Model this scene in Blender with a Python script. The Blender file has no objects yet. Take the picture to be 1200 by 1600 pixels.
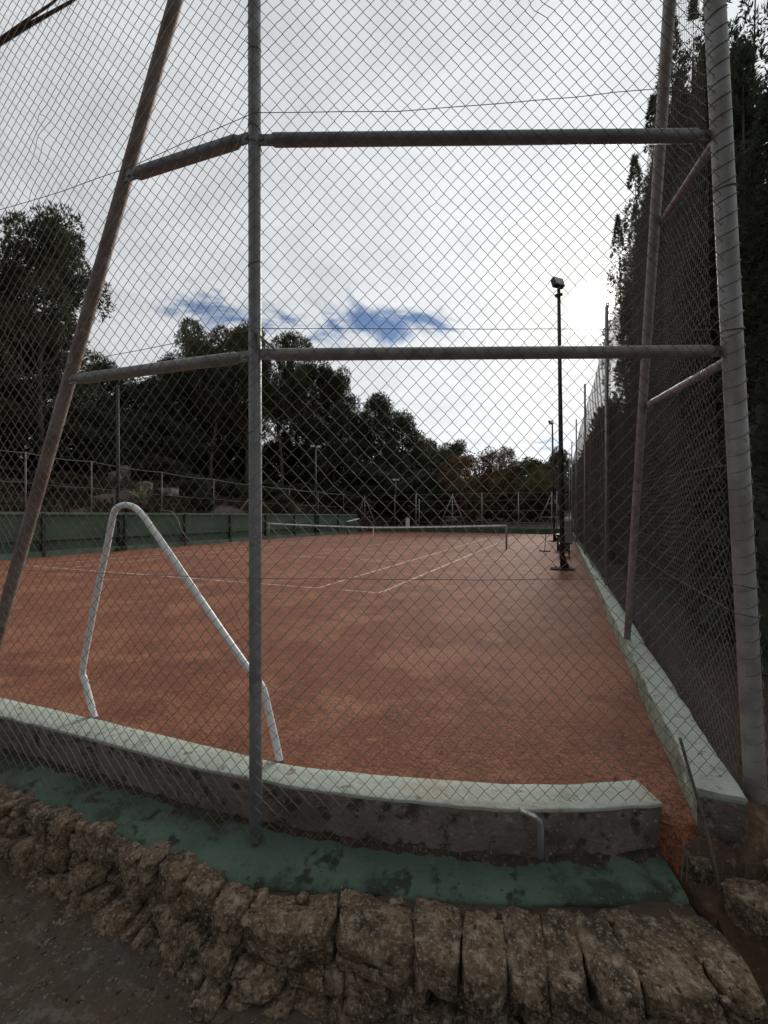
import bpy, math, random
import numpy as np
from mathutils import Vector, Matrix, noise
random.seed(7); rng = np.random.default_rng(7)
sc = bpy.context.scene
COL = sc.collection
F, CX, HY, CH = 663.0, 600.0, 806.0, 1.46      # camera calibration from the court lines
def P(px, py, Y): return np.array([(px-CX)/F*Y, Y, CH-(py-HY)/F*Y])
def PD(px, py, D):                               # point at drop D below the camera
    return P(px, py, D*F/(py-HY))
ANG = math.radians(22.9)
d2 = np.array([math.sin(ANG), math.cos(ANG)]); r2 = np.array([math.cos(ANG), -math.sin(ANG)])
C1 = np.array([-0.097, 8.0])
def UV(u, v, z=0.0):
    p = C1 + u*r2 + v*d2
    return np.array([p[0], p[1], z])
def toUV(x, y):
    q = np.array([x, y]) - C1
    return float(q@r2), float(q@d2)

# ---------------------------------------------------------------- mesh collector
class MB:
    def __init__(s): s.v = []; s.f3 = []; s.f4 = []; s.n = 0
    def raw(s, v, f):
        v = np.asarray(v, float).reshape(-1, 3); f = np.asarray(f, int)
        if len(f):
            (s.f3 if f.shape[1] == 3 else s.f4).append(f+s.n)
        s.v.append(v); s.n += len(v); return s
    def box(s, c, size, R=None):
        h = np.array(size)/2
        v = np.array([[x, y, z] for x in (-1, 1) for y in (-1, 1) for z in (-1, 1)])*h
        if R is not None: v = v@np.array(R).T
        return s.raw(v+np.array(c), [[0,1,3,2],[4,6,7,5],[0,4,5,1],[2,3,7,6],[0,2,6,4],[1,5,7,3]])
    def tube(s, pts, r, n=8, caps=True, flat=None):
        pts = np.asarray(pts, float); m = len(pts)
        rs = np.full(m, r) if np.isscalar(r) else np.asarray(r, float)
        t = np.gradient(pts, axis=0); t /= np.linalg.norm(t, axis=1)[:, None]+1e-12
        a = np.array([0, 0, 1.]) if abs(t[0][2]) < .9 else np.array([1., 0, 0])
        n1 = np.cross(t[0], a); n1 /= np.linalg.norm(n1)
        th = np.arange(n)*2*math.pi/n; out = []
        for i in range(m):
            n1 = n1-t[i]*(n1@t[i]); n1 /= np.linalg.norm(n1); n2 = np.cross(t[i], n1)
            out.append(pts[i]+rs[i]*(np.cos(th)[:, None]*n1+np.sin(th)[:, None]*n2))
        v = np.concatenate(out); i = np.arange(m-1)[:, None]*n; j = np.arange(n)[None, :]; k = (j+1) % n
        f = np.stack([i+j, i+k, i+n+k, i+n+j], -1).reshape(-1, 4)
        s.raw(v, f)
        if caps:
            for e, base in ((0, 0), (m-1, (m-1)*n)):
                b = s.n; s.raw([pts[e]], np.zeros((0, 3)))
                q = np.arange(n); qq = (q+1) % n; o = b-len(v) if e == 0 else b-len(v)-1
                tri = np.stack([np.full(n, b), o+base+(qq if e == 0 else q), o+base+(q if e == 0 else qq)], -1)
                s.f3.append(tri)
        return s
    def bar(s, a, b, w, h=None):
        a = np.array(a, float); b = np.array(b, float); h = h or w
        d = b-a; L = np.linalg.norm(d); d /= L
        up = np.array([0, 0, 1.]) if abs(d[2]) < .9 else np.array([r2[0], r2[1], 0])
        x = np.cross(d, up); x /= np.linalg.norm(x); z = np.cross(x, d)
        return s.box((a+b)/2, (w, L, h), np.stack([x, d, z], 1))
    def wires(s, paths, r, nrm, n=3):
        p = np.asarray(paths, float); N, M, _ = p.shape
        t = np.gradient(p, axis=1); t /= np.linalg.norm(t, axis=2)[..., None]+1e-12
        n1 = np.broadcast_to(np.asarray(nrm, float), p.shape); n2 = np.cross(t, n1)
        n2 /= np.linalg.norm(n2, axis=2)[..., None]+1e-12
        th = np.arange(n)*2*math.pi/n
        ring = p[:, :, None, :]+r*(np.cos(th)[:, None]*n1[:, :, None, :]+np.sin(th)[:, None]*n2[:, :, None, :])
        v = ring.reshape(-1, 3)
        a = (np.arange(N)*M*n)[:, None, None]; b = (np.arange(M-1)*n)[None, :, None]; j = np.arange(n)[None, None, :]; k = (j+1) % n
        f = np.stack([a+b+j, a+b+k, a+b+n+k, a+b+n+j], -1).reshape(-1, 4)
        return s.raw(v, f)
    def grid(s, V):          # V [a,b,3]
        A, B, _ = V.shape
        i = (np.arange(A-1)*B)[:, None]; j = np.arange(B-1)[None, :]
        return s.raw(V.reshape(-1, 3), np.stack([i+j, i+j+1, i+B+j+1, i+B+j], -1).reshape(-1, 4))
    def mesh(s, name, smooth=False, off=(0, 0, 0)):
        me = bpy.data.meshes.new(name)
        v = np.concatenate(s.v)-np.asarray(off, float)
        f3 = np.concatenate(s.f3) if s.f3 else np.zeros((0, 3), int); f4 = np.concatenate(s.f4) if s.f4 else np.zeros((0, 4), int)
        me.vertices.add(len(v)); me.vertices.foreach_set('co', v.ravel())
        nl = f3.size+f4.size; me.loops.add(nl)
        me.loops.foreach_set('vertex_index', np.concatenate([f3.ravel(), f4.ravel()]).astype(np.int32))
        me.polygons.add(len(f3)+len(f4))
        tot = np.concatenate([np.full(len(f3), 3), np.full(len(f4), 4)]).astype(np.int32)
        me.polygons.foreach_set('loop_start', (np.cumsum(tot)-tot).astype(np.int32))
        me.polygons.foreach_set('use_smooth', np.full(len(tot), bool(smooth)))
        me.update(calc_edges=True); me.validate()
        return me

def link(o): COL.objects.link(o); return o
def tag(o, label=None, cat=None, group=None, kind=None):
    if label: o['label'] = label
    if cat: o['category'] = cat
    if group: o['group'] = group
    if kind: o['kind'] = kind
    return o
def thing(name, label, cat, loc=(0, 0, 0), group=None):
    o = link(bpy.data.objects.new(name, None)); o.location = [float(c) for c in loc]; o.empty_display_size = .2
    return tag(o, label, cat, group)
def root_loc(o):
    l = np.zeros(3)
    while o is not None: l += np.array(o.location); o = o.parent
    return l
def part(name, mb, mat, parent, smooth=False, label=None):   # mesh built in world coordinates
    o = bpy.data.objects.new(name, mb.mesh(name, smooth, root_loc(parent))); o.data.materials.append(mat); link(o)
    o.parent = parent
    if label: o['label'] = label
    return o
def solo(name, mb, mat, smooth=False, loc=(0, 0, 0)):
    o = bpy.data.objects.new(name, mb.mesh(name, smooth, loc)); o.data.materials.append(mat); o.location = [float(c) for c in loc]; link(o)
    return o
def copy_tree(o, parent=None):
    c = o.copy(); COL.objects.link(c); c.parent = parent
    for ch in list(o.children): copy_tree(ch, c)
    return c

# ---------------------------------------------------------------- materials
def mat(name, base, layers=(), rough=.7, metal=0., bump=0., bscale=40., bdetail=6., spec=.4, rand=0., coord='Object', stretch=None, bump2=None, transl=0.):
    m = bpy.data.materials.new(name); m.use_nodes = True; nt = m.node_tree; N = nt.nodes; L = nt.links
    b = N['Principled BSDF']; b.inputs['Roughness'].default_value = rough; b.inputs['Metallic'].default_value = metal
    b.inputs['Specular IOR Level'].default_value = spec
    tc = N.new('ShaderNodeTexCoord'); co = tc.outputs[coord]
    if stretch:
        mp = N.new('ShaderNodeMapping'); mp.inputs['Scale'].default_value = stretch; L.new(co, mp.inputs[0]); co = mp.outputs[0]
    rgb = N.new('ShaderNodeRGB'); rgb.outputs[0].default_value = (*base, 1); cur = rgb.outputs[0]
    for i, (scale, lo, hi, colr, det) in enumerate(layers):
        ns = N.new('ShaderNodeTexNoise'); ns.inputs['Scale'].default_value = scale; ns.inputs['Detail'].default_value = det
        ns.inputs['Roughness'].default_value = .6
        off = N.new('ShaderNodeVectorMath'); off.operation = 'ADD'; off.inputs[1].default_value = (i*7.3, i*3.1, i*5.7)
        L.new(co, off.inputs[0]); L.new(off.outputs[0], ns.inputs['Vector'])
        mr = N.new('ShaderNodeMapRange'); mr.interpolation_type = 'SMOOTHSTEP'
        mr.inputs['From Min'].default_value = lo; mr.inputs['From Max'].default_value = hi
        L.new(ns.outputs['Fac'], mr.inputs['Value'])
        mx = N.new('ShaderNodeMix'); mx.data_type = 'RGBA'
        L.new(mr.outputs[0], mx.inputs[0]); L.new(cur, mx.inputs[6]); mx.inputs[7].default_value = (*colr, 1); cur = mx.outputs[2]
    if rand:
        oi = N.new('ShaderNodeObjectInfo'); hs = N.new('ShaderNodeHueSaturation')
        mr = N.new('ShaderNodeMapRange'); mr.inputs['To Min'].default_value = 1-rand; mr.inputs['To Max'].default_value = 1+rand
        L.new(oi.outputs['Random'], mr.inputs['Value']); L.new(mr.outputs[0], hs.inputs['Value']); L.new(cur, hs.inputs['Color']); cur = hs.outputs[0]
    L.new(cur, b.inputs['Base Color'])
    prev = None
    for (bs, bd, st, dist) in ([(bscale, bdetail, bump, .02)] if bump else [])+(list(bump2) if bump2 else []):
        ns = N.new('ShaderNodeTexNoise'); ns.inputs['Scale'].default_value = bs; ns.inputs['Detail'].default_value = bd
        L.new(co, ns.inputs['Vector']); bp = N.new('ShaderNodeBump'); bp.inputs['Strength'].default_value = st; bp.inputs['Distance'].default_value = dist
        L.new(ns.outputs['Fac'], bp.inputs['Height'])
        if prev: L.new(prev, bp.inputs['Normal'])
        prev = bp.outputs[0]
    if prev: L.new(prev, b.inputs['Normal'])
    if transl:
        tr = N.new('ShaderNodeBsdfTranslucent'); L.new(cur, tr.inputs['Color']); ms = N.new('ShaderNodeMixShader'); ms.inputs[0].default_value = transl
        L.new(b.outputs[0], ms.inputs[1]); L.new(tr.outputs[0], ms.inputs[2]); L.new(ms.outputs[0], N['Material Output'].inputs['Surface'])
    return m
galv = mat('galvanised_steel', (.28, .29, .295), [(9, .45, .7, (.19, .193, .195), 8), (30, .6, .75, (.37, .37, .37), 4), (5, .66, .76, (.17, .115, .085), 8)], rough=.5, metal=.35, bump=.15, bscale=60)
galv_pale = mat('weathered_zinc', (.33, .33, .325), [(8, .45, .7, (.22, .215, .205), 8), (2.5, .52, .66, (.25, .235, .215), 9), (25, .62, .72, (.22, .16, .12), 6)], rough=.5, metal=.25, bump=.15, bscale=60)
wire_m = mat('zinc_wire', (.175, .158, .142), [(3, .5, .7, (.14, .10, .08), 4)], rough=.7, metal=.1, spec=.25)
wire_old = mat('rusty_wire', (.215, .195, .175), [(4, .45, .65, (.16, .125, .10), 4)], rough=.7, metal=.1, spec=.25)
white_paint = mat('white_enamel', (.82, .83, .83), [(7, .62, .74, (.6, .58, .54), 6), (28, .68, .76, (.30, .20, .13), 5)], rough=.35, bump=.08, bscale=50)
cap_green = mat('pale_green_paint', (.385, .425, .37), [(3, .45, .7, (.32, .37, .31), 8), (14, .60, .70, (.43, .46, .40), 8), (7, .58, .66, (.27, .30, .25), 11), (13, .61, .66, (.21, .175, .14), 12), (1.1, .55, .68, (.36, .33, .27), 11), (5, .66, .74, (.38, .29, .20), 9), (45, .66, .73, (.22, .24, .20), 4)], rough=.75, bump=.5, bscale=35, bump2=[(160, 4, .3, .004)])
side_green = mat('faded_green_paint', (.31, .34, .265), [(2.5, .45, .65, (.22, .25, .185), 8), (4, .5, .64, (.17, .15, .11), 10), (9, .58, .68, (.44, .48, .42), 8), (6, .64, .72, (.21, .19, .15), 9)], rough=.8, bump=.5, bscale=30)
concrete = mat('damp_brown_concrete', (.19, .152, .132), [(3, .42, .64, (.11, .088, .076), 11), (12, .52, .64, (.05, .042, .033), 12), (30, .58, .66, (.24, .205, .18), 6), (7, .6, .7, (.06, .065, .045), 9), (60, .66, .72, (.33, .30, .27), 3)], rough=.9, bump=.9, bscale=28, bump2=[(120, 5, .5, .006)])
ledge_green = mat('worn_dark_green_paint', (.080, .122, .090), [(1.5, .42, .60, (.108, .155, .120), 10), (3.2, .50, .62, (.040, .060, .043), 13), (9, .55, .65, (.034, .042, .029), 13), (2.4, .60, .70, (.058, .052, .037), 12), (34, .58, .70, (.12, .15, .12), 8), (60, .62, .70, (.035, .034, .026), 6)], rough=.8, spec=.25, bump=.7, bscale=14, bump2=[(60, 10, .8, .009)])
dirt_m = mat('mossy_dirt', (.062, .048, .035), [(7, .45, .62, (.036, .036, .022), 10), (30, .52, .68, (.12, .095, .072), 8), (60, .6, .68, (.20, .17, .14), 4)], rough=1., spec=.1, bump=1., bscale=40)
stone_m = mat('lichen_limestone', (.15, .097, .060), [(3.5, .42, .62, (.10, .070, .048), 10), (9, .46, .66, (.235, .168, .112), 12), (20, .50, .68, (.33, .265, .195), 12), (6, .54, .68, (.06, .045, .03), 12), (75, .50, .70, (.36, .31, .245), 8), (45, .53, .68, (.042, .033, .026), 10)], rough=.95, spec=.2, bump=1.0, bscale=18, bdetail=15, bump2=[(50, 14, 1., .022), (180, 8, .8, .007)], rand=.2)
mortar_m = mat('earthy_mortar', (.085, .058, .04), [(6, .45, .65, (.05, .036, .026), 9), (40, .6, .7, (.17, .13, .1), 5)], rough=.95, bump=1., bscale=30)
soil_m = mat('reddish_soil', (.135, .078, .048), [(3, .42, .62, (.08, .05, .034), 9), (9, .52, .64, (.17, .10, .064), 9), (30, .58, .68, (.22, .15, .105), 6)], rough=.95, bump=.9, bscale=25)
path_m = mat('stony_dirt_path', (.105, .073, .049), [(1.6, .42, .62, (.088, .07, .056), 9), (12, .52, .66, (.16, .135, .108), 8), (55, .60, .68, (.24, .21, .175), 4), (3, .6, .72, (.055, .06, .036), 9)], rough=.95, bump=1., bscale=35, bump2=[(120, 6, .7, .008)])
litter_m = mat('pine_litter_earth', (.045, .026, .018), [(.5, .45, .62, (.03, .018, .013), 9), (.22, .52, .62, (.032, .032, .015), 8), (3, .55, .7, (.07, .044, .032), 8)], rough=.95, bump=.8, bscale=6)
clay_m = mat('red_clay', (.228, .072, .032), [(.30, .40, .62, (.18, .055, .026), 8), (.75, .48, .60, (.31, .122, .064), 13), (1.9, .50, .62, (.165, .049, .023), 13), (4.5, .50, .68, (.30, .112, .056), 14), (1.1, .54, .64, (.345, .145, .075), 13), (1.3, .59, .69, (.14, .043, .022), 13), (20, .46, .72, (.32, .118, .055), 13), (55, .47, .66, (.115, .036, .02), 9), (100, .57, .67, (.42, .20, .11), 5)], rough=.8, spec=.34, bump=.5, bscale=3, bdetail=15, bump2=[(34, 13, 1., .018), (150, 6, .9, .007)])
line_m = mat('worn_white_line', (.58, .47, .41), [(5, .46, .58, (.38, .18, .12), 9), (1.2, .55, .66, (.36, .14, .085), 7)], rough=.8, bump=.3, bscale=60)
wall_green = mat('dark_green_wall_paint', (.062, .115, .078), [(.8, .42, .65, (.048, .088, .06), 8), (4, .57, .7, (.085, .14, .10), 8), (2.2, .63, .72, (.05, .06, .045), 9)], rough=.75, bump=.3, bscale=12)
wall_pale = mat('greyed_green_paint', (.13, .19, .145), [(2, .45, .65, (.09, .135, .10), 8), (7, .6, .7, (.19, .22, .18), 8)], rough=.8, bump=.3, bscale=14)
dark_post = mat('black_green_steel', (.022, .028, .026), [(6, .55, .7, (.045, .05, .045), 6)], rough=.5, spec=.5)
pole_dark = mat('dark_painted_steel', (.03, .034, .034), [(4, .55, .7, (.06, .06, .055), 6)], rough=.6, spec=.3)
lamp_glass = mat('floodlight_glass', (.32, .33, .33), [(20, .5, .7, (.25, .26, .26), 2)], rough=.15, spec=.6)
grey_plastic = mat('grey_plastic', (.22, .23, .22), [(8, .5, .7, (.17, .18, .17), 4)], rough=.5)
net_m = mat('black_net_cord', (.02, .022, .02), [(40, .5, .7, (.03, .03, .03), 2)], rough=.8)
tape_m = mat('white_net_tape', (.72, .72, .70), [(6, .55, .7, (.6, .59, .56), 4)], rough=.7)
hose_m = mat('tan_hose', (.30, .22, .14), [(5, .5, .7, (.22, .16, .1), 4)], rough=.6)
bark_m = mat('grey_brown_bark', (.105, .08, .062), [(5, .45, .65, (.055, .042, .034), 9), (14, .58, .7, (.17, .14, .115), 7)], rough=.95, bump=1., bscale=16, stretch=(1, 1, .35))
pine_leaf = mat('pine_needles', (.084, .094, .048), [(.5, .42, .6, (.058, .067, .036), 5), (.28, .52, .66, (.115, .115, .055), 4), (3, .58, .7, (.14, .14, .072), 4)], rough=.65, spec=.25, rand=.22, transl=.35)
pine_dark = mat('shade_tinted_pine_needles', (.070, .076, .042), [(.6, .42, .6, (.05, .054, .032), 5), (3, .58, .7, (.115, .112, .06), 4)], rough=.65, spec=.25, rand=.2, transl=.3)  # darker copy of the pine needles, with shade put into the colour
brown_leaf = mat('autumn_leaves', (.17, .088, .04), [(.6, .42, .6, (.12, .07, .034), 5), (.4, .52, .66, (.15, .115, .042), 4), (3, .6, .7, (.24, .14, .055), 4)], rough=.7, spec=.2, rand=.2, transl=.3)
olive_leaf = mat('olive_green_leaves', (.10, .10, .036), [(.6, .42, .6, (.065, .07, .027), 5), (2, .56, .7, (.17, .15, .055), 4)], rough=.7, spec=.2, rand=.2, transl=.3)
cyp_leaf = mat('cypress_sprays', (.085, .10, .075), [(.9, .42, .6, (.06, .072, .056), 6), (5, .56, .7, (.125, .135, .10), 5)], rough=.7, spec=.2, rand=.15, transl=.3)
hedge_leaf = mat('browning_hedge_sprays', (.088, .066, .050), [(.5, .42, .6, (.06, .05, .037), 6), (3, .54, .7, (.125, .09, .066), 5)], rough=.75, spec=.2, transl=.15)
agave_m = mat('agave_leaf', (.22, .24, .10), [(6, .5, .7, (.30, .29, .13), 4)], rough=.5)
rock_pale = mat('pale_grey_rock', (.13, .12, .115), [(2, .45, .62, (.06, .055, .05), 10), (5, .56, .68, (.24, .23, .22), 8)], rough=.9, bump=.8, bscale=10)
white_blk = mat('whitewashed_block', (.66, .66, .64), [(4, .55, .7, (.5, .5, .47), 8)], rough=.8, bump=.2, bscale=20)
twig_m = mat('dry_twig', (.10, .075, .055), [(20, .5, .7, (.16, .13, .1), 4)], rough=.9)
rod_m = mat('rusted_rod', (.135, .115, .10), [(14, .5, .68, (.10, .06, .042), 6)], rough=.75, metal=.25, bump=.4, bscale=80)
deadleaf_m = mat('dead_leaf', (.09, .055, .032), [(30, .5, .7, (.17, .115, .07), 4)], rough=.9)

def fbm(p, o=4): 
    return noise.fractal(Vector(p), 1.0, 2.0, o)

# ---------------------------------------------------------------- plan curves (front walls), as functions of image column
def lerp(xs, ys, x): return float(np.interp(x, xs, ys))
FE = [(-420,1050),(-200,1076),(0,1119),(115,1147),(225,1177),(310,1200),(390,1216),(500,1236),(595,1247),(700,1257),(800,1266),(920,1264),(1034,1256)]
BE = [(-420,1033),(-200,1056),(0,1090),(150,1124),(250,1148),(350,1172),(420,1190),(500,1202),(595,1211),(700,1219),(797,1225),(879,1226),(992,1218)]
GO = [(-420,1110),(-200,1160),(0,1222),(90,1252),(145,1283),(200,1300),(320,1353),(385,1372),(450,1379),(595,1389),(700,1396),(800,1401),(900,1403),(1006,1393),(1075,1395)]
SO = [(-420,1140),(-200,1182),(0,1250),(100,1283),(200,1322),(350,1420),(450,1450),(600,1485),(750,1518),(850,1536),(1000,1551),(1100,1556),(1200,1560)]
def dense(pts, D, n):
    a = np.array([PD(x, y, D) for x, y in pts]); s = np.r_[0, np.cumsum(np.linalg.norm(np.diff(a, axis=0), axis=1))]
    q = np.linspace(0, s[-1], n); k = np.stack([np.interp(q, s, a[:, i]) for i in range(3)], 1)
    for _ in range(max(2, n//24)):
        k[1:-1] = .25*k[:-2]+.5*k[1:-1]+.25*k[2:]
    return k
ZW, ZL, ZS, ZP = CH-1.38, CH-1.62, CH-1.64, -.44
fe = dense(FE, 1.38, 240); be = dense(BE, 1.38, 240)
go = dense(GO, 1.62, 240); so = dense(SO, 1.64, 240)
def so_y(x): return lerp(so[:, 0], so[:, 1], x) if x > so[0, 0] else so[0, 1]-.36*(x-so[0, 0])
fmid = .5*(fe+be)
def wm_y(x): return lerp(fmid[:, 0], fmid[:, 1], x) if x > fmid[0, 0] else fmid[0, 1]-.36*(x-fmid[0, 0])
def go_y(x): return lerp(go[:, 0], go[:, 1], x) if x > go[0, 0] else go[0, 1]-.36*(x-go[0, 0])

# ---------------------------------------------------------------- terrain
UL, UR, VF = -13.75, 3.78, 29.2
def hgt(x, y):
    u, v = toUV(x, y); un = UL-.12-u
    nz = .0
    if un > 0:
        z = 1.22+4.2*(1-math.exp(-un/9.0))+.25*noise.noise(Vector((x*.25, y*.25, 0)))*min(1, un/2)
        if v > 40: z += .01*(v-40)
        return z
    if v > VF+.1: return .25+.05*(v-VF)+.3*noise.noise(Vector((x*.1, y*.1, 3)))
    base = -.03
    if u > UR+.15: base = .02+.02*(u-UR)+.05*noise.noise(Vector((x*1.5, y*1.5, 1)))
    k = min(1, max(0, (x-1.27)/.12)); ym = wm_y(min(x, 1.3))*(1-k)+1.74*k
    w = .10+.5*k
    t = (y-(ym-w/2))/w; t = min(1, max(0, t)); t = t*t*(3-2*t)
    lo = -.52
    return lo+(base-lo)*t
us = np.unique(np.r_[-400, -250, -160, -110, -80, np.arange(-60, -14, 1.6), UL-.12, UL-.11, -12, -8, -4, np.arange(-2, 1, .25), np.arange(1, 6, .08), np.arange(6, 12, .5), 14, 18, 24, 32, 50, 90, 160, 300])
vs = np.unique(np.r_[-300, -120, -60, -30, -18, -12, np.arange(-9, -7, .3), np.arange(-7, -4, .07), np.arange(-4, 2, .5), np.arange(3, 29, 2), VF+.09, VF+.11, np.arange(31, 80, 3), 100, 140, 200, 300, 500])
V = np.zeros((len(us), len(vs), 3))
for i, u in enumerate(us):
    for j, v in enumerate(vs):
        p = UV(u, v); V[i, j] = (p[0], p[1], hgt(p[0], p[1]))
tag(solo('ground', MB().grid(V[:, ::-1]), litter_m, True), kind='structure')

# path, finely modelled near the camera
xs = np.arange(-4.5, 3.0, .035); ys = np.arange(-1.0, 3.6, .035); V = np.zeros((len(xs), len(ys), 3))
for i, x in enumerate(xs):
    for j, y in enumerate(ys):
        V[i, j] = (x, y, ZP+.035*fbm((x*1.5, y*1.5, 0), 5)+.02*noise.noise(Vector((x*7, y*7, 4)))+.012*noise.noise(Vector((x*16, y*16, 9)))-.03*max(0, x))
m = MB().grid(V[:, ::-1])
tag(solo('path', m, path_m, True), kind='structure')

# clay court sheet
fm = .5*(fe+be)
clay = [(p[0], p[1]) for p in fm[::4]]
clay += [(1.36, 2.0), (1.54, 2.0)]
for v in np.linspace(-4.3, VF, 20): p = UV(UR+.08, v); clay.append((p[0], p[1]))
p = UV(UL-.05, VF+.05); clay.append((p[0], p[1])); p = UV(UL-.05, -2, 0); clay.append((p[0], p[1]))
me = bpy.data.meshes.new('clay_court'); me.from_pydata([(x, y, 0) for x, y in clay], [], [list(range(len(clay)))]); me.update()
o = link(bpy.data.objects.new('clay_court', me)); me.materials.append(clay_m); tag(o, kind='structure')
# clay spilling through the gap beside the wall end
def patch(x0, x1, y0, y1, n, lift, rag, matl):
    V = np.zeros((n, n, 3))
    for i, x in enumerate(np.linspace(x0, x1, n)):
        for j, y in enumerate(np.linspace(y0, y1, n)):
            e = min(i, j, n-1-i, n-1-j)/(n*.16); e = min(1, e)
            V[i, j] = (x, y, hgt(x, y)+lift*e-.10*(1-e)**1.5+rag*fbm((x*6, y*6, 2), 5)*e)
    tag(solo('soil', MB().grid(V[:, ::-1]), matl, True), kind='structure')
patch(1.15, 3.4, 1.05, 2.35, 90, .030, .035, soil_m)
patch(1.22, 1.60, 1.90, 2.42, 50, .05, .02, clay_m)

# markings
m = MB()
def line(u0, v0, u1, v1, w):
    a = UV(u0, v0); b = UV(u1, v1); dd = (b-a)/np.linalg.norm(b-a); x = np.array([dd[1], -dd[0], 0])*w/2
    n = max(2, int(np.linalg.norm(b-a)/.25)); V = np.zeros((n, 2, 3))
    for i, t in enumerate(np.linspace(0, 1, n)):
        j = .012*noise.noise(Vector((u0+t*9, v0, i*.4)))
        V[i, 0] = a+(b-a)*t-x*(1+j*6); V[i, 1] = a+(b-a)*t+x*(1-j*6); V[i, :, 2] = .004
    m.grid(V[:, ::-1])
W = 10.97; Lc = 23.77
line(0, 0, 0, Lc, .08); line(-W, 0, -W, Lc, .075); line(-1.37, 0, -1.37, Lc, .085); line(-W+1.37, 0, -W+1.37, Lc, .075)
for vv in (.03, Lc-.03): line(-W, vv, -1.42, vv, .07); line(-.9, vv, -.06, vv, .06)
line(-W+1.4, 5.485, -1.4, 5.485, .055); line(-W+1.4, Lc-5.485, -1.4, Lc-5.485, .055); line(-W/2, 5.5, -W/2, Lc-5.5, .055)
tag(solo('court_markings', m, line_m), kind='structure')

# ---------------------------------------------------------------- near walls
def sweep(front, back, z0, z1, wob=.004, ends=True):
    m = MB(); n = len(front)
    prof = []
    for i in range(n):
        f = front[i].copy(); b = back[i].copy(); q = f[0]*9+f[1]*5
        f[:2] += wob*2*noise.noise(Vector((q, 0, 1))); zz = z1+wob*noise.noise(Vector((q*.6, 3, 1)))
        dr = (b-f); dr[2] = 0; dr /= np.linalg.norm(dr)+1e-9; e = .005+.003*noise.noise(Vector((q*2, 7, 1)))
        ring = [(f[0], f[1], z0), (f[0]-.0*dr[0], f[1], (z0+zz)/2), (f[0], f[1], zz-e), (f[0]+dr[0]*e*.4, f[1]+dr[1]*e*.4, zz-e*.3), (f[0]+dr[0]*e*1.3, f[1]+dr[1]*e*1.3, zz)]
        for t in (.35, .65): ring.append((f[0]+(b[0]-f[0])*t, f[1]+(b[1]-f[1])*t, zz+wob*.7*noise.noise(Vector((q*1.5, t*9, 2)))))
        ring += [(b[0]-dr[0]*.012, b[1]-dr[1]*.012, zz), (b[0], b[1], zz-.012), (b[0], b[1], z0)]
        prof.append(ring)
    V = np.array(prof); m.grid(V)
    for i, rev in ((0, False), (n-1, True)):
        c = V[i].mean(0); k = len(V[i]); b = m.n; m.raw(np.vstack([V[i], c]), np.array([[j, (j+1) % k, k] if rev else [(j+1) % k, j, k] for j in range(k)]))
    return m
t = thing('concrete_wall', 'low brown concrete wall with pale green painted top behind the front mesh', 'low wall', (.3, 2.05, ZL))
part('wall_body', sweep(fe, be, ZL-.1, ZW-.004, .004), concrete, t, True)
ff = fe.copy(); bb = be.copy(); dr = (be-fe); dr /= np.linalg.norm(dr, axis=1)[:, None]
part('painted_top', sweep(ff-dr*.003, bb+dr*.003, ZW-.012, ZW+.004, .004), cap_green, t, True)
# worn green ledge at foot of the wall
gi = go.copy(); wi = fe+(be-fe)*.3
idx = np.linspace(0, 1, 300)
def resamp(a, n): 
    s = np.r_[0, np.cumsum(np.linalg.norm(np.diff(a, axis=0), axis=1))]; q = np.linspace(0, s[-1], n)
    return np.stack([np.interp(q, s, a[:, i]) for i in range(3)], 1)
G = resamp(go, 420); Wn = resamp(wi, 420); m = MB(); V = np.zeros((420, 10, 3))
for i in range(420):
    q = G[i, 0]*6
    g = G[i].copy(); g[:2] += (.016*fbm((q*.9, 1.5, 0), 5))*np.array([.3, 1]); zf = ZL-.012
    for j, tt in enumerate(np.linspace(0, 1, 8)):
        p = g+(Wn[i]-g)*tt; V[i, j+2] = (p[0], p[1], zf+.03*tt+.006*fbm((p[0]*7, p[1]*7, 2), 4)-(.010 if tt == 0 else 0))
    V[i, 1] = (g[0], g[1]-.006, zf-.03+.01*noise.noise(Vector((q, 8, 0)))); V[i, 0] = (g[0], g[1]+.01, zf-.12)
m.grid(V); b = m.n; m.raw(np.vstack([V[-1], [V[-1, -1, 0], V[-1, -1, 1], zf-.12]]), np.array([[0, 1, 10]]+[[k, k+1, 10] for k in range(1, 9)]))
tag(solo('green_ledge', m, ledge_green, True, (0, 1.9, ZL)), 'worn dark green painted ledge between low wall and rough stones', 'ledge')

m = MB(); F_ = resamp(fe, 420); V = np.zeros((420, 6, 3))
for i in range(420):
    p = F_[i]; q = p[0]*5; h_ = .018+.016*fbm((q, 0, 6), 5)+.012*noise.noise(Vector((q*5, 2, 0))); w_ = .035+.022*fbm((q*1.3, 5, 6), 5)
    for j, (a_, b_) in enumerate(((-1.15, -.02), (-.8, .25), (-.45, .6), (-.15, .95), (-.0, 1.1), (.4, .9))):
        e = .006*noise.noise(Vector((q*9, j*2., 1))); V[i, j] = (p[0]+.3*w_*a_*0, p[1]+w_*a_+e, ZL+.005+h_*b_*1.2+e)
m.grid(V[:, ::-1]); tag(solo('dirt_strip', m, dirt_m, True), kind='structure')
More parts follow.
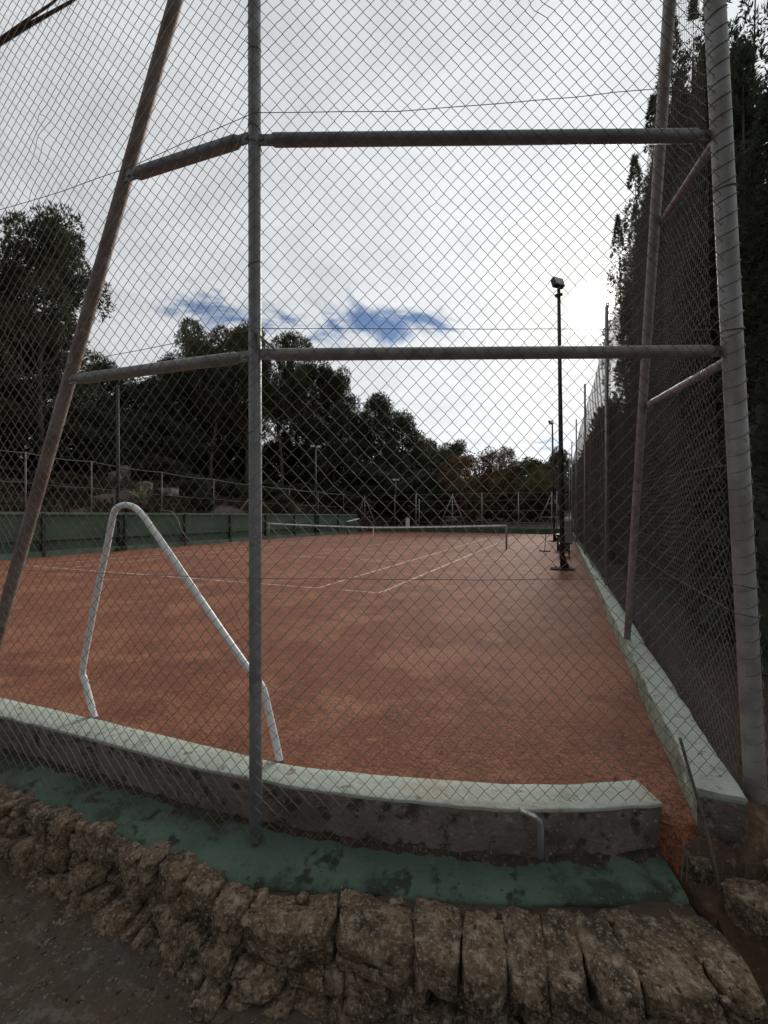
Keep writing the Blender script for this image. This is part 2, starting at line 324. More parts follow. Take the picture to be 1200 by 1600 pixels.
# side wall, pale green kerb along the right of the court
inn = []; out = []
for v in np.r_[np.arange(-4.95, 6, .12), np.arange(6, VF, .8)]:
    near = max(0, 1-(v+4.95)/10)
    a = UV(UR+.012*noise.noise(Vector((v*1.7, 0, 5))), v, 0); bq = UV(UR+.175+.02*fbm((v*1.3, 2, 5), 3), v, 0); inn.append(a); out.append(bq)
t = thing('kerb_wall', 'pale green painted low wall running along the right edge of the court', 'low wall', UV(UR, 0))
part('wall_body', sweep(np.array(inn), np.array(out), -.25, .185, .010), side_green, t, True)
inn = np.array(inn); out = np.array(out); dr = out-inn; dr /= np.linalg.norm(dr, axis=1)[:, None]
part('painted_top', sweep(inn-dr*.003, out+dr*.006, .178, .196, .012), cap_green, t, True)

m = MB(); e0 = inn[0]; e1 = out[0]; V = np.zeros((12, 10, 3)); dv = np.array([d2[0], d2[1], 0])
for i in range(12):
    for j in range(10):
        p = e0+(e1-e0)*(i/11*1.06-.03); z = -.2+.365*j/9; V[i, j] = p-dv*(.012+.016*fbm((p[0]*9, z*9, 1), 5)); V[i, j, 2] = z+(.012*noise.noise(Vector((p[0]*30, 0, 2))) if j == 9 else 0)
m.grid(V); part('broken_end', m, concrete, t, True)
# ---------------------------------------------------------------- stone retaining wall
def cubesphere(n):
    fs = []; vs_ = []; k = 0; g = np.linspace(-1, 1, n+1)
    for ax in range(3):
        for sgn in (-1, 1):
            a, b = np.meshgrid(g, g, indexing='ij'); c = np.full_like(a, sgn)
            arr = [None]*3; arr[ax] = c; arr[(ax+1) % 3] = a*sgn; arr[(ax+2) % 3] = b
            vs_.append(np.stack(arr, -1).reshape(-1, 3))
            i = (np.arange(n)*(n+1))[:, None]; j = np.arange(n)[None, :]
            fs.append(np.stack([i+j, i+n+1+j, i+n+1+j+1, i+j+1], -1).reshape(-1, 4)+k); k += (n+1)**2
    v = np.concatenate(vs_); f = np.concatenate(fs)
    key = {}; mp = np.zeros(len(v), int); uv_ = []
    for i, p in enumerate(np.round(v, 5)):
        kk = tuple(p)
        if kk not in key: key[kk] = len(uv_); uv_.append(p)
        mp[i] = key[kk]
    return np.array(uv_), mp[f]
CSV, CSF = cubesphere(16); CSVs, CSFs = cubesphere(6)
def stone(m, c, size, R=None, seed=0, rough=.13, big=True, sq=.55, taper=0.):
    v, f = (CSV, CSF) if big else (CSVs, CSFs)
    nrm = v/np.linalg.norm(v, axis=1)[:, None]
    p = v*sq+nrm*(1-sq)*1.15
    o = np.empty_like(p); S = np.array(size)/2
    for i, q in enumerate(p):
        k = Vector(q*1.0)+Vector((seed*3.7, seed*1.9, seed*.7))
        dsp = 1+rough*1.3*noise.noise(k*.9)+rough*.7*noise.noise(k*2.3)+rough*.36*noise.noise(k*5.5)+rough*.24*noise.noise(k*12)+rough*.14*noise.noise(k*25)
        o[i] = q*dsp*S
        if taper:
            e = max(0., -q[1]); o[i, 0] *= 1-taper*e**3; o[i, 2] -= S[2]*.28*taper*4*e**4*(1 if q[2] > 0 else .1); o[i, 0] += S[0]*.15*noise.noise(Vector((seed*2.1, q[1]*1.2, 3)))
    if R is not None: o = o@np.array(R).T
    return m.raw(o+np.array(c), f)
def rotz(a, tx=0, ty=0): return np.array((Matrix.Rotation(a, 3, 'Z')@Matrix.Rotation(tx, 3, 'X')@Matrix.Rotation(ty, 3, 'Y')))
S_ = resamp(so, 600); seg = np.linalg.norm(np.diff(S_, axis=0), axis=1); cum = np.r_[0, np.cumsum(seg)]
def at_s(s):
    i = min(len(S_)-2, max(0, int(np.searchsorted(cum, s))-1)); p = S_[i]; tg = S_[min(i+3, 599)]-S_[max(i-3, 0)]; tg /= np.linalg.norm(tg); return p, tg
st = MB(); random.seed(21)
# top course: long stones reaching from the ledge outwards
s = 0.05; k = 0
while s < cum[-1]-.03:
    p, tg = at_s(s)
    right = p[0] > -.75
    w = random.choice([.13, .16, .19, .22, .27, .31])*random.uniform(.9, 1.1) if right else random.uniform(.09, .19)
    p, tg = at_s(s+w/2); gy = go_y(p[0])
    nrm = np.array([-tg[1], tg[0], 0]);  nrm = nrm if nrm[1] > 0 else -nrm
    dep = max(.15, (gy-p[1])*nrm[1]*1.0+.0)*random.uniform(.90, 1.0); hh = random.uniform(.11, .16); tilt = random.uniform(-.10, .14)
    a = math.atan2(tg[1], tg[0])+random.uniform(-.16, .16)
    c = p+nrm*(dep/2-.01+random.uniform(-.035, .02)); c[2] = ZS-hh/2+.004+random.uniform(-.014, .010)
    stone(st, c, (w*1.0, dep, hh), rotz(a, tilt*.4, random.uniform(-.05, .05)), k+3, random.uniform(.10, .19), True, random.uniform(.6, .8), random.uniform(.14, .34)); s += w*random.uniform(.96, 1.05); k += 1
# lower courses
for row, (zc, offs) in enumerate([(-.295, .02), (-.375, -.045), (-.45, -.10), (-.53, -.15)]):
    s = random.uniform(0, .1)
    while s < cum[-1]-.03:
        w = random.uniform(.07, .21); p, tg = at_s(s+w/2)
        nrm = np.array([-tg[1], tg[0], 0]);  nrm = nrm if nrm[1] > 0 else -nrm
        hh = random.uniform(.075, .145); c = p+nrm*(offs+.06+.11*min(1, max(0, (p[0]+.5)/.5))+random.uniform(-.04, .05)); c[2] = zc+random.uniform(-.025, .025)
        stone(st, c, (w*.96, random.uniform(.14, .2), hh), rotz(math.atan2(tg[1], tg[0])+random.uniform(-.2, .2), random.uniform(-.15, .15), random.uniform(-.25, .25)), k+3, .13, True, .62)
        s += w*random.uniform(.86, 1.0); k += 1
for i in range(150):       # chips and small stones wedged in the joints
    s = random.uniform(.1, cum[-1]-.1); p, tg = at_s(s); nrm = np.array([-tg[1], tg[0], 0]); nrm = nrm if nrm[1] > 0 else -nrm
    D_ = max(.1, (go_y(p[0])-p[1])*nrm[1]); u_ = random.choice([random.uniform(.80, .98), random.uniform(.0, .9)]); r_ = random.uniform(.016, .05); c = p+nrm*D_*u_; c[2] = ZS-.022+random.uniform(-.006, .008)
    stone(st, c, (r_*random.uniform(.9, 1.7), r_, r_*.7), rotz(random.uniform(0, 6), random.uniform(-.3, .3)), 200+i, .2, False, .5)
t = thing('stone_wall', 'rough lichen-covered stone retaining wall under the green ledge', 'stone wall', (0, 1.7, ZP))
part('stones', st, stone_m, t, True)
# earth core behind the stones
m = MB(); Gs = resamp(go, 300); Ss = resamp(so, 300); V = np.zeros((300, 9, 3))
for i in range(300):
    g = Gs[i]; q = Ss[i]; n_ = (g-q); n_[2] = 0; L_ = np.linalg.norm(n_); n_ /= L_+1e-9; xr = .09*min(1, max(0, (q[0]+.5)/.5))
    prof = [(g+n_*.06, ZL-.03), (g+n_*-.01, ZS-.018), (q+n_*(L_*.62), ZS-.026), (q+n_*(L_*.36+.02), ZS-.04), (q+n_*.10, ZS-.09), (q+n_*(.06+xr), -.32), (q+n_*(-.01+xr), -.42), (q+n_*(-.07+xr), -.5), (q+n_*(-.1+xr), -.7)]
    for j, (pp, z) in enumerate(prof):
        e = .02*fbm((pp[0]*5, pp[1]*5, z*5+j), 4); V[i, j] = (pp[0]+n_[0]*e, pp[1]+n_[1]*e, z+.6*e)
m.grid(V[:, ::-1]); part('mortar', m, mortar_m, t, True)
# loose rocks on the earth bank at right
spots = [((1.50, 1.72, -.13), (.17, .14, .13), .3), ((1.78, 1.76, -.10), (.30, .20, .16), .2), ((1.68, 1.47, -.26), (.32, .24, .18), -.3), ((1.42, 1.90, -.12), (.11, .08, .09), .8)]
labs = ['small pale rock in the earth channel beside the wall end', 'broad brown rock at the foot of the thick corner post', 'large dark rock on the bank in the lower right corner', 'little clay-stained stone in the gap at the wall end']
for i, ((x, y, z), sz, a) in enumerate(spots):
    m = MB(); stone(m, (x, y, z), sz, rotz(a), 90+i, .2, True, .5); tag(solo('rock', m, stone_m, True, (x, y, z-sz[2]/2)), labs[i], 'rock', 'loose rocks on the bank')
# gravel on the path
m = MB(); random.seed(5)
for i in range(2600):
    x = random.uniform(-3.2, .4); y = random.uniform(.9, 2.9)
    if y > so_y(x)-.02: continue
    r = abs(random.gauss(0, .006))+.0025
    v = CSVs[::1]; 
    q = np.array([[1,0,0],[-1,0,0],[0,1,0],[0,-1,0],[0,0,1],[0,0,-1]], float)*np.array([random.uniform(.7, 1.4), random.uniform(.7, 1.2), .7])*r
    q = q@rotz(random.uniform(0, 6)).T
    z = ZP+.035*fbm((x*1.5, y*1.5, 0), 5)+.02*noise.noise(Vector((x*7, y*7, 4)))+.012*noise.noise(Vector((x*16, y*16, 9)))-.03*max(0, x)
    m.raw(q+np.array([x, y, z+r*.2]), [[0,2,4],[2,1,4],[1,3,4],[3,0,4],[2,0,5],[1,2,5],[3,1,5],[0,3,5]])
tag(solo('gravel', m, stone_m, True), 'small stones scattered on the dirt path at bottom left', 'gravel', kind='stuff')
# dead leaves and crumbs on the clay
m = MB()
for i in range(420):
    if i < 60: x, y = random.uniform(-2.5, 1.5), random.uniform(2.4, 6)
    elif i < 260: u = UR-abs(random.gauss(0, .25)); v = random.uniform(-5, 8); x, y, _ = UV(u-.02, v)
    else: u = random.uniform(-12, 3.4); v = random.uniform(-3, 16); x, y, _ = UV(u, v)
    if y < 2.45: continue
    r = random.uniform(.006, .02); a = random.uniform(0, 6); c, s_ = math.cos(a), math.sin(a)
    q = np.array([[-r, 0, .002], [0, -r*.4, .006], [r, 0, .003+r*.5], [0, r*.4, .007]])
    q[:, :2] = q[:, :2]@np.array([[c, s_], [-s_, c]]); m.raw(q+np.array([x, y, .002]), [[0, 1, 2, 3]])
tag(solo('dead_leaves', m, deadleaf_m), 'dead leaves and crumbs scattered over the clay', 'leaf litter', kind='stuff')

# ---------------------------------------------------------------- chain link
def chain(origin, dirv, length, z0, z1, a=.0352, b=.0382, r=.0016, fine=True, wob=.008, seed=0, s0=0., bow=.012, shear=0.):
    """zigzag wires hooked into one another; each runs from bottom to top"""
    dirv = np.array([dirv[0], dirv[1], 0.]); dirv /= np.linalg.norm(dirv); nrm = np.array([dirv[1], -dirv[0], 0.])
    nw = int(length/a); nk = int((z1-z0)/b)
    j = np.arange(nw)[:, None]; k = np.arange(nk+1)[None, :]
    side = ((k+j) % 2)
    S = (j+side)*a+0*k; T = z0+k*b+0*j
    sg = np.where(side == 1, 1., -1.)
    if fine:
        e = .22
        S3 = np.stack([S-sg*a*e*.9, S+sg*.0012, S-sg*a*e*.9], -1).reshape(nw, -1); T3 = np.stack([T-b*e, T+0*S, T+b*e], -1).reshape(nw, -1)
        N3 = np.stack([sg*.0012, sg*0, -sg*.0012], -1).reshape(nw, -1)
        S, T, N_ = S3[:, 1:-1], T3[:, 1:-1], N3[:, 1:-1]
    else: N_ = 0*S
    S = S+s0
    def nz(x, y, q):   # smooth pseudo-noise
        o = 0
        for i in range(6):
            rr = np.random.default_rng(seed*50+q*10+i); fx, fy, ph = rr.normal(0, 2.2*(1+i*.7)), rr.normal(0, 2.2*(1+i*.7)), rr.uniform(0, 6.28)
            o = o+np.sin(fx*x+fy*y+ph)/(1+i*.45)
        return o*.5
    dS = wob*nz(S, T, 0); dT = wob*nz(S, T, 1); dN = bow*nz(S*.6, T*.6, 2)
    rg = np.random.default_rng(seed+300)
    for i in range(int(length*8)):      # knocks and pulled loops
        cs_, ct_, sg_ = rg.uniform(0, length), rg.uniform(z0, z1), rg.uniform(.03, .09); w_ = np.exp(-((S-cs_)**2+(T-ct_)**2)/sg_**2)
        dS = dS+w_*rg.normal(0, .016); dT = dT+w_*rg.normal(0, .016)
    rj = np.random.default_rng(seed+9); jit = rj.normal(0, wob*.10, S.shape)
    p = np.array(origin, float)[None, None, :2]
    X = p[..., 0]+dirv[0]*(S+dS+jit)+nrm[0]*(N_+dN)+shear*(T-z0)*np.exp(-S/1.3); Y = p[..., 1]+dirv[1]*(S+dS+jit)+nrm[1]*(N_+dN)
    m = MB(); m.wires(np.stack([X, Y, T+dT], -1), r, nrm); return m
def polyw(m, pts, r, sub=12, sag=.0, jig=.003, n=5):
    out = []
    for i in range(len(pts)-1):
        a, b = np.array(pts[i]), np.array(pts[i+1])
        for t in np.linspace(0, 1, sub, endpoint=(i == len(pts)-2)):
            q = a+(b-a)*t; q[2] -= sag*4*t*(1-t); q += jig*np.array([noise.noise(Vector((q[0]*4, q[2]*4, 1))), 0, noise.noise(Vector((q[0]*3+q[1], 5, 2)))]); out.append(q)
    return m.tube(out, r, n)
def seamed(m, a, b, r, n=16, k=10, wob=.0015, flat_ends=False):
    a, b = np.array(a), np.array(b); t = np.linspace(0, 1, k); L_ = np.linalg.norm(b-a)
    pts = a+(b-a)*t[:, None]; pts += wob*np.array([[noise.noise(Vector((x*3, i, 1))) for i in range(3)] for x in t])
    rr = np.full(k, r)
    return m.tube(pts, rr, n)
YF = 2.10
ctop = P(397, -330, YF+.02); cbot = P(400, 1296, YF)
ktop = P(1098, -360, YF-.02); kbot = P(1186, 1315, YF-.03)
def on(a, b, z):
    t = (z-a[2])/(b[2]-a[2]); return a+(b-a)*t
# --- front section
fence = thing('chain_link_fence', 'front section of the chain link fence facing the camera, full height', 'fence', (.5, YF, ZL))
part('mesh', chain((ctop[0]-.012, YF-.045), (1, 0), 2.33, ZL+.015, 4.9, seed=1, r=.0016), wire_m, fence, True)
pst = part('post', seamed(MB(), cbot-np.array([0, 0, .05]), ctop, .0315), galv, fence, True, 'slim middle post with bolted rail ends')
pst2 = part('post', seamed(MB(), kbot-np.array([0, 0, .1]), ktop, .0445), galv_pale, fence, True, 'thick leaning corner post wound with wire')
def railz(py, px): return P(px, py, YF)[2]
def rail(parent, a, b, r, matl, fa=True, fb=True):
    a, b = np.array(a), np.array(b); d = b-a; L_ = np.linalg.norm(d); d /= L_
    ts = [0, .001, .06, .075] ; ins = .085
    A = a+d*(ins if fa else 0); B = b-d*(ins if fb else 0)
    m = MB(); pts = []; rr = []
    k = 9
    if fa: pts += [A-d*.03]; rr += [r*.55]
    for i, t in enumerate(np.linspace(0, 1, k)): pts.append(A+(B-A)*t+np.array([0, 0, .0025*noise.noise(Vector((t*4, a[0]*5, a[2])))])); rr.append(r)
    if fb: pts += [B+d*.03]; rr += [r*.55]
    m.tube(pts, rr, 14); ro = part('rail', m, matl, parent, True)
    for e, (pt, on_) in enumerate(((a+d*.045, fa), (b-d*.045, fb))):
        if not on_: continue
        mb = MB(); up = np.array([0, 0, 1.]); x = np.cross(d, up); x /= np.linalg.norm(x); z = np.cross(x, d)
        mb.box(pt, (.010, .115, .052), np.stack([x, d, z], 1))
        for q in (-.022,):
            c = pt+d*q*(1 if e == 0 else -1); mb.tube([c-x*.014, c+x*.014], .011, 6)
        part('bracket', mb, matl, ro)
    return ro
rail(fence, P(402, 219, YF), P(1112, 212, YF), .030, galv)
rail(fence, P(404, 554, YF), P(1134, 549, YF), .0305, galv_pale)
mb = MB(); mb.bar(P(398, 518, YF-.034), P(428, 545, YF-.034), .03, .008); mb.tube([P(410, 530, YF-.05), P(410, 530, YF-.02)], .008, 6)
part('tie_plate', mb, galv_pale, fence)
for pts in ([P(398, 176, 2.05), P(620, 174, 2.05), P(800, 160, 2.05), P(900, 152, 2.05), P(960, 144, 2.05), P(1050, 137, 2.05), P(1112, 134, 2.05)],
            [P(398, 513, 2.05), P(700, 514, 2.05), P(1120, 515, 2.05)], [P(400, 904, 2.05), P(750, 906, 2.05), P(1140, 903, 2.05)],
            [P(1030, 1330, 2.03), P(1080, 1332, 1.98), P(1150, 1325, 2.0), P(1165, 1312, 2.02)]):
    part('tension_wire', polyw(MB(), pts, .0017), wire_m, fence, True)
# wire wound round the corner post
m = MB(); pts = []
for z in np.linspace(-.1, 4.8, 1500):
    c = on(kbot, ktop, z); th = z*2*math.pi/(.082+.0*z)+1.2*noise.noise(Vector((0, 0, z*1.3))); rr = .0462
    pts.append((c[0]+rr*math.cos(th), c[1]+rr*math.sin(th), z+.02*math.sin(th+.6)))
m.tube(pts, .0021, 4); part('wire_wrap', m, wire_old, pst2, True)
for z in (.16, .98, 1.12, 2.36, 3.05):
    m = MB(); c = on(kbot, ktop, z); m.tube([(c[0]+.047*math.cos(a), c[1]+.047*math.sin(a), z+.004*math.sin(a*2+z)) for a in np.linspace(0, 6.3, 24)], .0032, 5)
    part('wire_tie', m, wire_m, pst2, True)
for z in [-.02, .21, .74, 1.33, 1.86, 2.71, 3.78, 4.05]+[railz(212, 0)+.04, railz(212, 0)-.045, railz(552, 0)+.03]:
    m = MB(); c = on(cbot, ctop, z); m.tube([(c[0]+.0328*math.cos(a), c[1]+.0328*math.sin(a), z+.016*math.sin(a+z*5)) for a in np.linspace(0, 6.3, 18)], .0016, 4)
    part('wire_tie', m, wire_m, pst, True)

# --- left section
LD = np.array([-.958, .287, 0]); fl = thing('chain_link_fence', 'left section of the chain link fence with a leaning post', 'fence', (-1.5, 2.36, ZL))
LO = np.array([cbot[0], YF-.045])
part('mesh', chain(LO, LD, 5.6, ZL+.015, 5.2, seed=2, r=.0016, s0=.02), wire_m, fl, True)
rusty_post = mat('rust_stained_zinc', (.28, .235, .215), [(5, .45, .65, (.20, .135, .11), 9), (18, .55, .7, (.36, .32, .30), 5), (3, .58, .7, (.16, .085, .06), 9)], rough=.6, metal=.15, bump=.2, bscale=60)
ltop = P(303, -100, 2.23); lbot = P(-62, 1200, 2.72)
part('post', seamed(MB(), lbot, lbot+(ltop-lbot)*1.15, .034), rusty_post, fl, True, 'leaning grey post with reddish rust')
rail(fl, P(392, 214, YF), P(197, 277, 2.33), .0315, galv); rail(fl, P(390, 556, YF), P(108, 594, 2.45), .031, galv_pale)
def lpl(px, py):
    k = (px-CX)/F; s_ = (LO[1]*k-LO[0])/(LD[0]-LD[1]*k); q = LO+LD[:2]*s_; return P(px, py, q[1]-.012)
for pts in ([lpl(398, 176), lpl(300, 218), lpl(200, 262), lpl(100, 298), lpl(-60, 346)], [lpl(398, 515), lpl(320, 527), lpl(160, 558), lpl(60, 580), lpl(-60, 606)], [lpl(400, 904), lpl(180, 897), lpl(-50, 887)]):
    part('tension_wire', polyw(MB(), pts, .0017), wire_m, fl, True)

# --- right section along the side of the court
fr = thing('chain_link_fence', 'long side section of the chain link fence along the right of the court', 'fence', (1.9, 2.6, 0))
RO = np.array([1.735, 2.07]); RD = np.array([math.sin(math.radians(22.3)), math.cos(math.radians(22.3)), 0])
mm = chain(RO, RD, 6.0, .02, 4.9, seed=3, r=.0013, wob=.012, bow=.025, shear=-.052)
m2 = chain(RO+RD[:2]*6.0, RD, 20, .1, 4.9, seed=4, r=.0014, fine=False, wob=.012, bow=.03)
mm.v += m2.v; mm.f4 += [f+mm.n for f in m2.f4]; mm.n += m2.n
part('mesh', mm, wire_old, fr, True)
b0 = P(1057, -160, 2.12); b1 = P(979, 1012, 4.42)
part('post', seamed(MB(), b1, b0, .031), galv_pale, fr, True, 'leaning pole at the corner')
rail(fr, P(1122, 213, 2.1), P(1026, 358, 2.80), .020, galv_pale); rail(fr, P(1138, 563, 2.1), P(1010, 634, 3.27), .024, galv_pale)
def rfl(px):   # a point on the side fence line in image column px
    k = (px-CX)/F; s_ = (RO[1]*k-RO[0])/(RD[0]-RD[1]*k); return RO+RD[:2]*s_
for px, tp in ((948, 478), (914, 600), (900.5, 655), (893.5, 690), (889.5, 712)):
    q = rfl(px); zt = CH+(HY-tp)/F*q[1]
    part('post', MB().tube([(q[0], q[1], -.1), (q[0], q[1], zt)], .033, 10), galv if px < 940 else galv, fr, True)
def rp(s_, z): q = RO+RD[:2]*s_; return np.array([q[0]-.012, q[1], z])
for pts in ([rp(.05, .98), rp(1.2, 1.0), rp(5.5, 1.08), rp(12, 1.15), rp(25, 1.2)], [rp(.03, 1.72), rp(2, 1.80), rp(5.6, 1.84), rp(20, 1.95)], [rp(0, .42), rp(1.6, .55), rp(5.5, .62), rp(25, .8)], [rp(0, 4.5), rp(5.6, 4.7), rp(25, 4.8)]):
    part('tension_wire', polyw(MB(), pts, .0017), wire_m, fr, True)

# ---------------------------------------------------------------- white bent handrail
pa = PD(148, 1122, 1.39); pb = PD(437, 1190, 1.39); hd = pb-pa
def hp(px, py):
    k = (px-CX)/F; s_ = (pa[1]*k-pa[0])/(hd[0]-hd[1]*k); return P(px, py, pa[1]+hd[1]*s_)
ctrl = [(149, 1126), (140, 1092), (132, 1062), (129, 1050), (135, 1012), (150, 935), (168, 850), (177, 805), (184, 793), (196, 789), (210, 793), (224, 806), (238, 826), (290, 902), (340, 976), (388, 1045), (406, 1068), (413, 1082), (420, 1112), (430, 1155), (438, 1194)]
pts = np.array([hp(*c) for c in ctrl]); fine = []
for i in range(len(pts)-1):
    p0, p1, p2, p3 = pts[max(i-1, 0)], pts[i], pts[i+1], pts[min(i+2, len(pts)-1)]
    for t in np.linspace(0, 1, 6, endpoint=False):
        fine.append(.5*((2*p1)+(-p0+p2)*t+(2*p0-5*p1+4*p2-p3)*t*t+(-p0+3*p1-3*p2+p3)*t**3))
fine.append(pts[-1]); hr = thing('handrail', 'white bent tube handrail standing on the low wall behind the mesh', 'handrail', pb)
part('tube', MB().tube(fine, .0205, 14), white_paint, hr, True)
for q in (pa, pb): part('foot_collar', MB().tube([q+[0, 0, -.02], q+[0, 0, .012]], .026, 12), concrete, hr, True)

# ---------------------------------------------------------------- net
nl = UV(-W-.91, 11.885); nr = UV(.91, 11.885)
net = thing('tennis_net', 'tennis net with white top tape across the clay court', 'tennis net', (nl+nr)/2)
def nz_(t): return .914+(1.07-.914)*abs(2*t-1)**1.4
ts = np.linspace(.003, .997, 60)
m = MB(); pts = np.array([nl+(nr-nl)*t+[0, 0, nz_(t)-.03] for t in ts])
V = np.zeros((60, 5, 3)); nd = np.array([d2[0], d2[1], 0])*.012
for i, p in enumerate(pts):
    for j, (o_, z) in enumerate(((-1, -.035), (-1, .03), (0, .036), (1, .03), (1, -.035))): V[i, j] = p+nd*o_+[0, 0, z]
m.grid(V); part('top_tape', m, tape_m, net, True)
m = MB(); nn = np.array([d2[0], d2[1], 0])
hor = np.array([[nl+(nr-nl)*t+[0, 0, .06+(nz_(t)-.10)*f_] for t in ts] for f_ in np.linspace(0, 1, 18)])
ver = np.array([[nl+(nr-nl)*t+[0, 0, .06+(nz_(t)-.10)*f_] for f_ in np.linspace(0, 1, 4)] for t in np.linspace(.004, .996, 230)])
m.wires(hor, .0016, nn); m.wires(ver, .0016, nn); part('cord_mesh', m, net_m, net)
for q in (nl, nr):
    po = part('post', MB().tube([q, q+[0, 0, 1.09]], .042, 12).tube([q+[0, 0, 1.09], q+[0, 0, 1.12]], [.046, .03], 12), mat('net_post_paint', (.24, .24, .22), [(6, .5, .7, (.16, .15, .13), 6)], rough=.5), net, True)
cs = (nl+nr)/2
part('centre_strap', MB().box(cs+[0, 0, .45], (.05, .03, .90), np.array([[r2[0], d2[0], 0], [r2[1], d2[1], 0], [0, 0, 1]])), tape_m, net)

# ---------------------------------------------------------------- green wall on the left, far wall
RUV = np.array([[r2[0], d2[0], 0], [r2[1], d2[1], 0], [0, 0, 1]])
gw = thing('green_wall', 'long dark green concrete wall with thin buttresses along the left of the court', 'wall', UV(UL, 12))
v0, v1 = -6.0, 26.7
def wbox(u0, u1, va, vb, z0, z1): return MB().box(UV((u0+u1)/2, (va+vb)/2, (z0+z1)/2), (u1-u0, vb-va, z1-z0), RUV)
part('upper_panel', wbox(UL-.2, UL-.03, v0, v1, .62, 1.50), wall_green, gw)
part('lower_panel', wbox(UL-.2, UL-.075, v0, v1, .20, .617), wall_green, gw)
part('ledge', wbox(UL-.1, UL+.012, v0, v1, .585, .64), wall_green, gw)
part('base_kerb', wbox(UL-.2, UL+.05, v0, v1, -.05, .20), wall_pale, gw)
part('coping', wbox(UL-.24, UL+.03, v0, v1, 1.503, 1.60), wall_pale, gw)
vq = toUV(*P(290, 806, 20.6)[:2])[1]
for i in range(-6, 6):
    va = vq+i*3.05
    if v0 < va < v1-.3: part('buttress', wbox(UL-.06, UL+.075, va-.05, va+.05, .02, 1.56), dark_post, gw)
fw = thing('green_wall', 'low green wall closing the far end of the court', 'wall', UV(-5, VF))
part('wall_body', MB().box(UV((UL+UR)/2, VF+.1, .17), (UR-UL-.1, .2, .46), RUV), wall_green, fw)
part('coping', MB().box(UV((UL+UR)/2, VF+.1, .432), (UR-UL-.1, .26, .06), RUV), wall_pale, fw)

# far fence with braced frames
ff_ = thing('end_fence', 'thin posted wire fence with triangular braced frames beyond the far wall', 'fence', UV(-5, VF+.6))
VZ = VF+.75
def at_far(px, v=VZ):
    k = (px-CX)/F; a = C1+v*d2; s_ = (a[1]*k-a[0])/(r2[0]-r2[1]*k); return a+r2*s_
for px in (570, 617, 650, 655, 707, 753, 810, 862, 870):
    q = at_far(px); part('post', MB().tube([(q[0], q[1], .2), (q[0], q[1], 3.45 if px != 655 else 3.0)], .04, 8), galv_pale, ff_, True)
for px in (707, 862, 570):
    q = at_far(px); c = np.array([q[0], q[1], 0]); R_ = np.array([r2[0], r2[1], 0]); m = MB()
    for sg in (-1, 1):
        m.tube([c+R_*sg*1.28+[0, 0, .35], c+[0, 0, 3.3]], .034, 8)
    for z, hw in ((1.35, .86), (2.45, .38)): m.tube([c-R_*hw+[0, 0, z], c+R_*hw+[0, 0, z]], .024, 8)
    part('brace_frame', m, galv_pale, ff_, True)
for z in (.9, 1.9, 2.8, 3.4):
    a = at_far(566); b = at_far(872); part('tension_wire', MB().tube([(a[0], a[1], z), (b[0], b[1], z)], .008, 4), galv, ff_, True)
# bank fence over the left wall
bf = thing('bank_fence', 'rusty thin post fence on the earth bank above the green wall', 'fence', UV(UL-.6, 10, 1.3))
tops = []
for px, tp in ((-75, 688), (40, 706), (143, 720), (253, 737), (334, 748), (398, 757), (452, 763), (497, 768), (537, 772), (566, 775)):
    k = (px-CX)/F; a = C1+(UL-.75)*r2; s_ = (a[1]*k-a[0])/(d2[0]-d2[1]*k); q = a+d2*s_; zt = CH+(HY-tp)/F*q[1]
    part('post', MB().tube([(q[0], q[1], 1.0), (q[0], q[1], zt)], .026, 8), wire_old, bf, True); tops.append(np.array([q[0], q[1], zt]))
    if px in (398,):
        for sg in (-1, 1): part('brace', MB().tube([(q[0]+d2[0]*sg*1.6, q[1]+d2[1]*sg*1.6, 1.5), (q[0], q[1], zt-.4)], .022, 6), galv_pale, bf, True)
part('top_wire', polyw(MB(), [t_-[0, 0, .03] for t_ in tops], .010, sub=8, sag=.06, n=4), galv, bf, True)
part('lower_wire', polyw(MB(), [t_-[0, 0, 1.1] for t_ in tops], .006, sub=8, sag=.03, n=4), galv, bf, True)

# ---------------------------------------------------------------- floodlight poles
plate_m = mat('dusty_dark_plate', (.06, .045, .04), [(8, .5, .65, (.11, .06, .045), 6)], rough=1., spec=.05)
def pole(px, base_py, Y, top_py, r, label, heads, plate=True, px_top=None):
    b = P(px, base_py, Y); zt = CH+(HY-top_py)/F*Y; tx = ((px_top or px)-CX)/F*Y
    t = thing('floodlight_pole', label, 'floodlight', b, 'floodlight poles round the court')
    tp = np.array([tx, Y, zt])
    part('pole', MB().tube([b, b+(tp-b)*.5, tp], [r, r*.92, r*.7], 12), pole_dark, t, True)
    if plate:
        part('base_plate', MB().box(b+[0, 0, .02], (.62, .42, .035), RUV), plate_m, t)
        for sx in (-.13, .13):
            for sy in (-.13, .13): part('bolt', MB().tube([b+[sx, sy, .03], b+[sx, sy, .085]], .018, 6), pole_dark, t)
        m = MB(); m.raw([b+[.0+.05, 0, .4], b+[.2, 0, .04], b+[.05, 0, .04], b+[.05, .012, .4], b+[.2, .012, .04], b+[.05, .012, .04]], [[0, 1, 2], [3, 5, 4]]); 
        part('stiffener', m, pole_dark, t)
    for (dx, dz, rz, tilt, s_) in heads:
        c = tp+np.array([dx, 0, dz])*1.0; R = rotz(rz, tilt)
        h = part('lamp_head', MB().box(c, (.34*s_, .13*s_, .27*s_), R), pole_dark, t)
        part('lens', MB().box(c+R@np.array([0, -.068*s_, 0]), (.29*s_, .006, .22*s_), R), lamp_glass, h)
        part('bracket', MB().bar(tp+[0, 0, -.12], c, .035), pole_dark, t)
    return t
p1 = pole(879, 890, 11.5, 452, .062, 'tall dark floodlight pole on a base plate, nearest on the right of the court', [(-.03, .17, .35, -.35, .95), (-.0, -.16, -.5, -1.2, .55)], px_top=873)
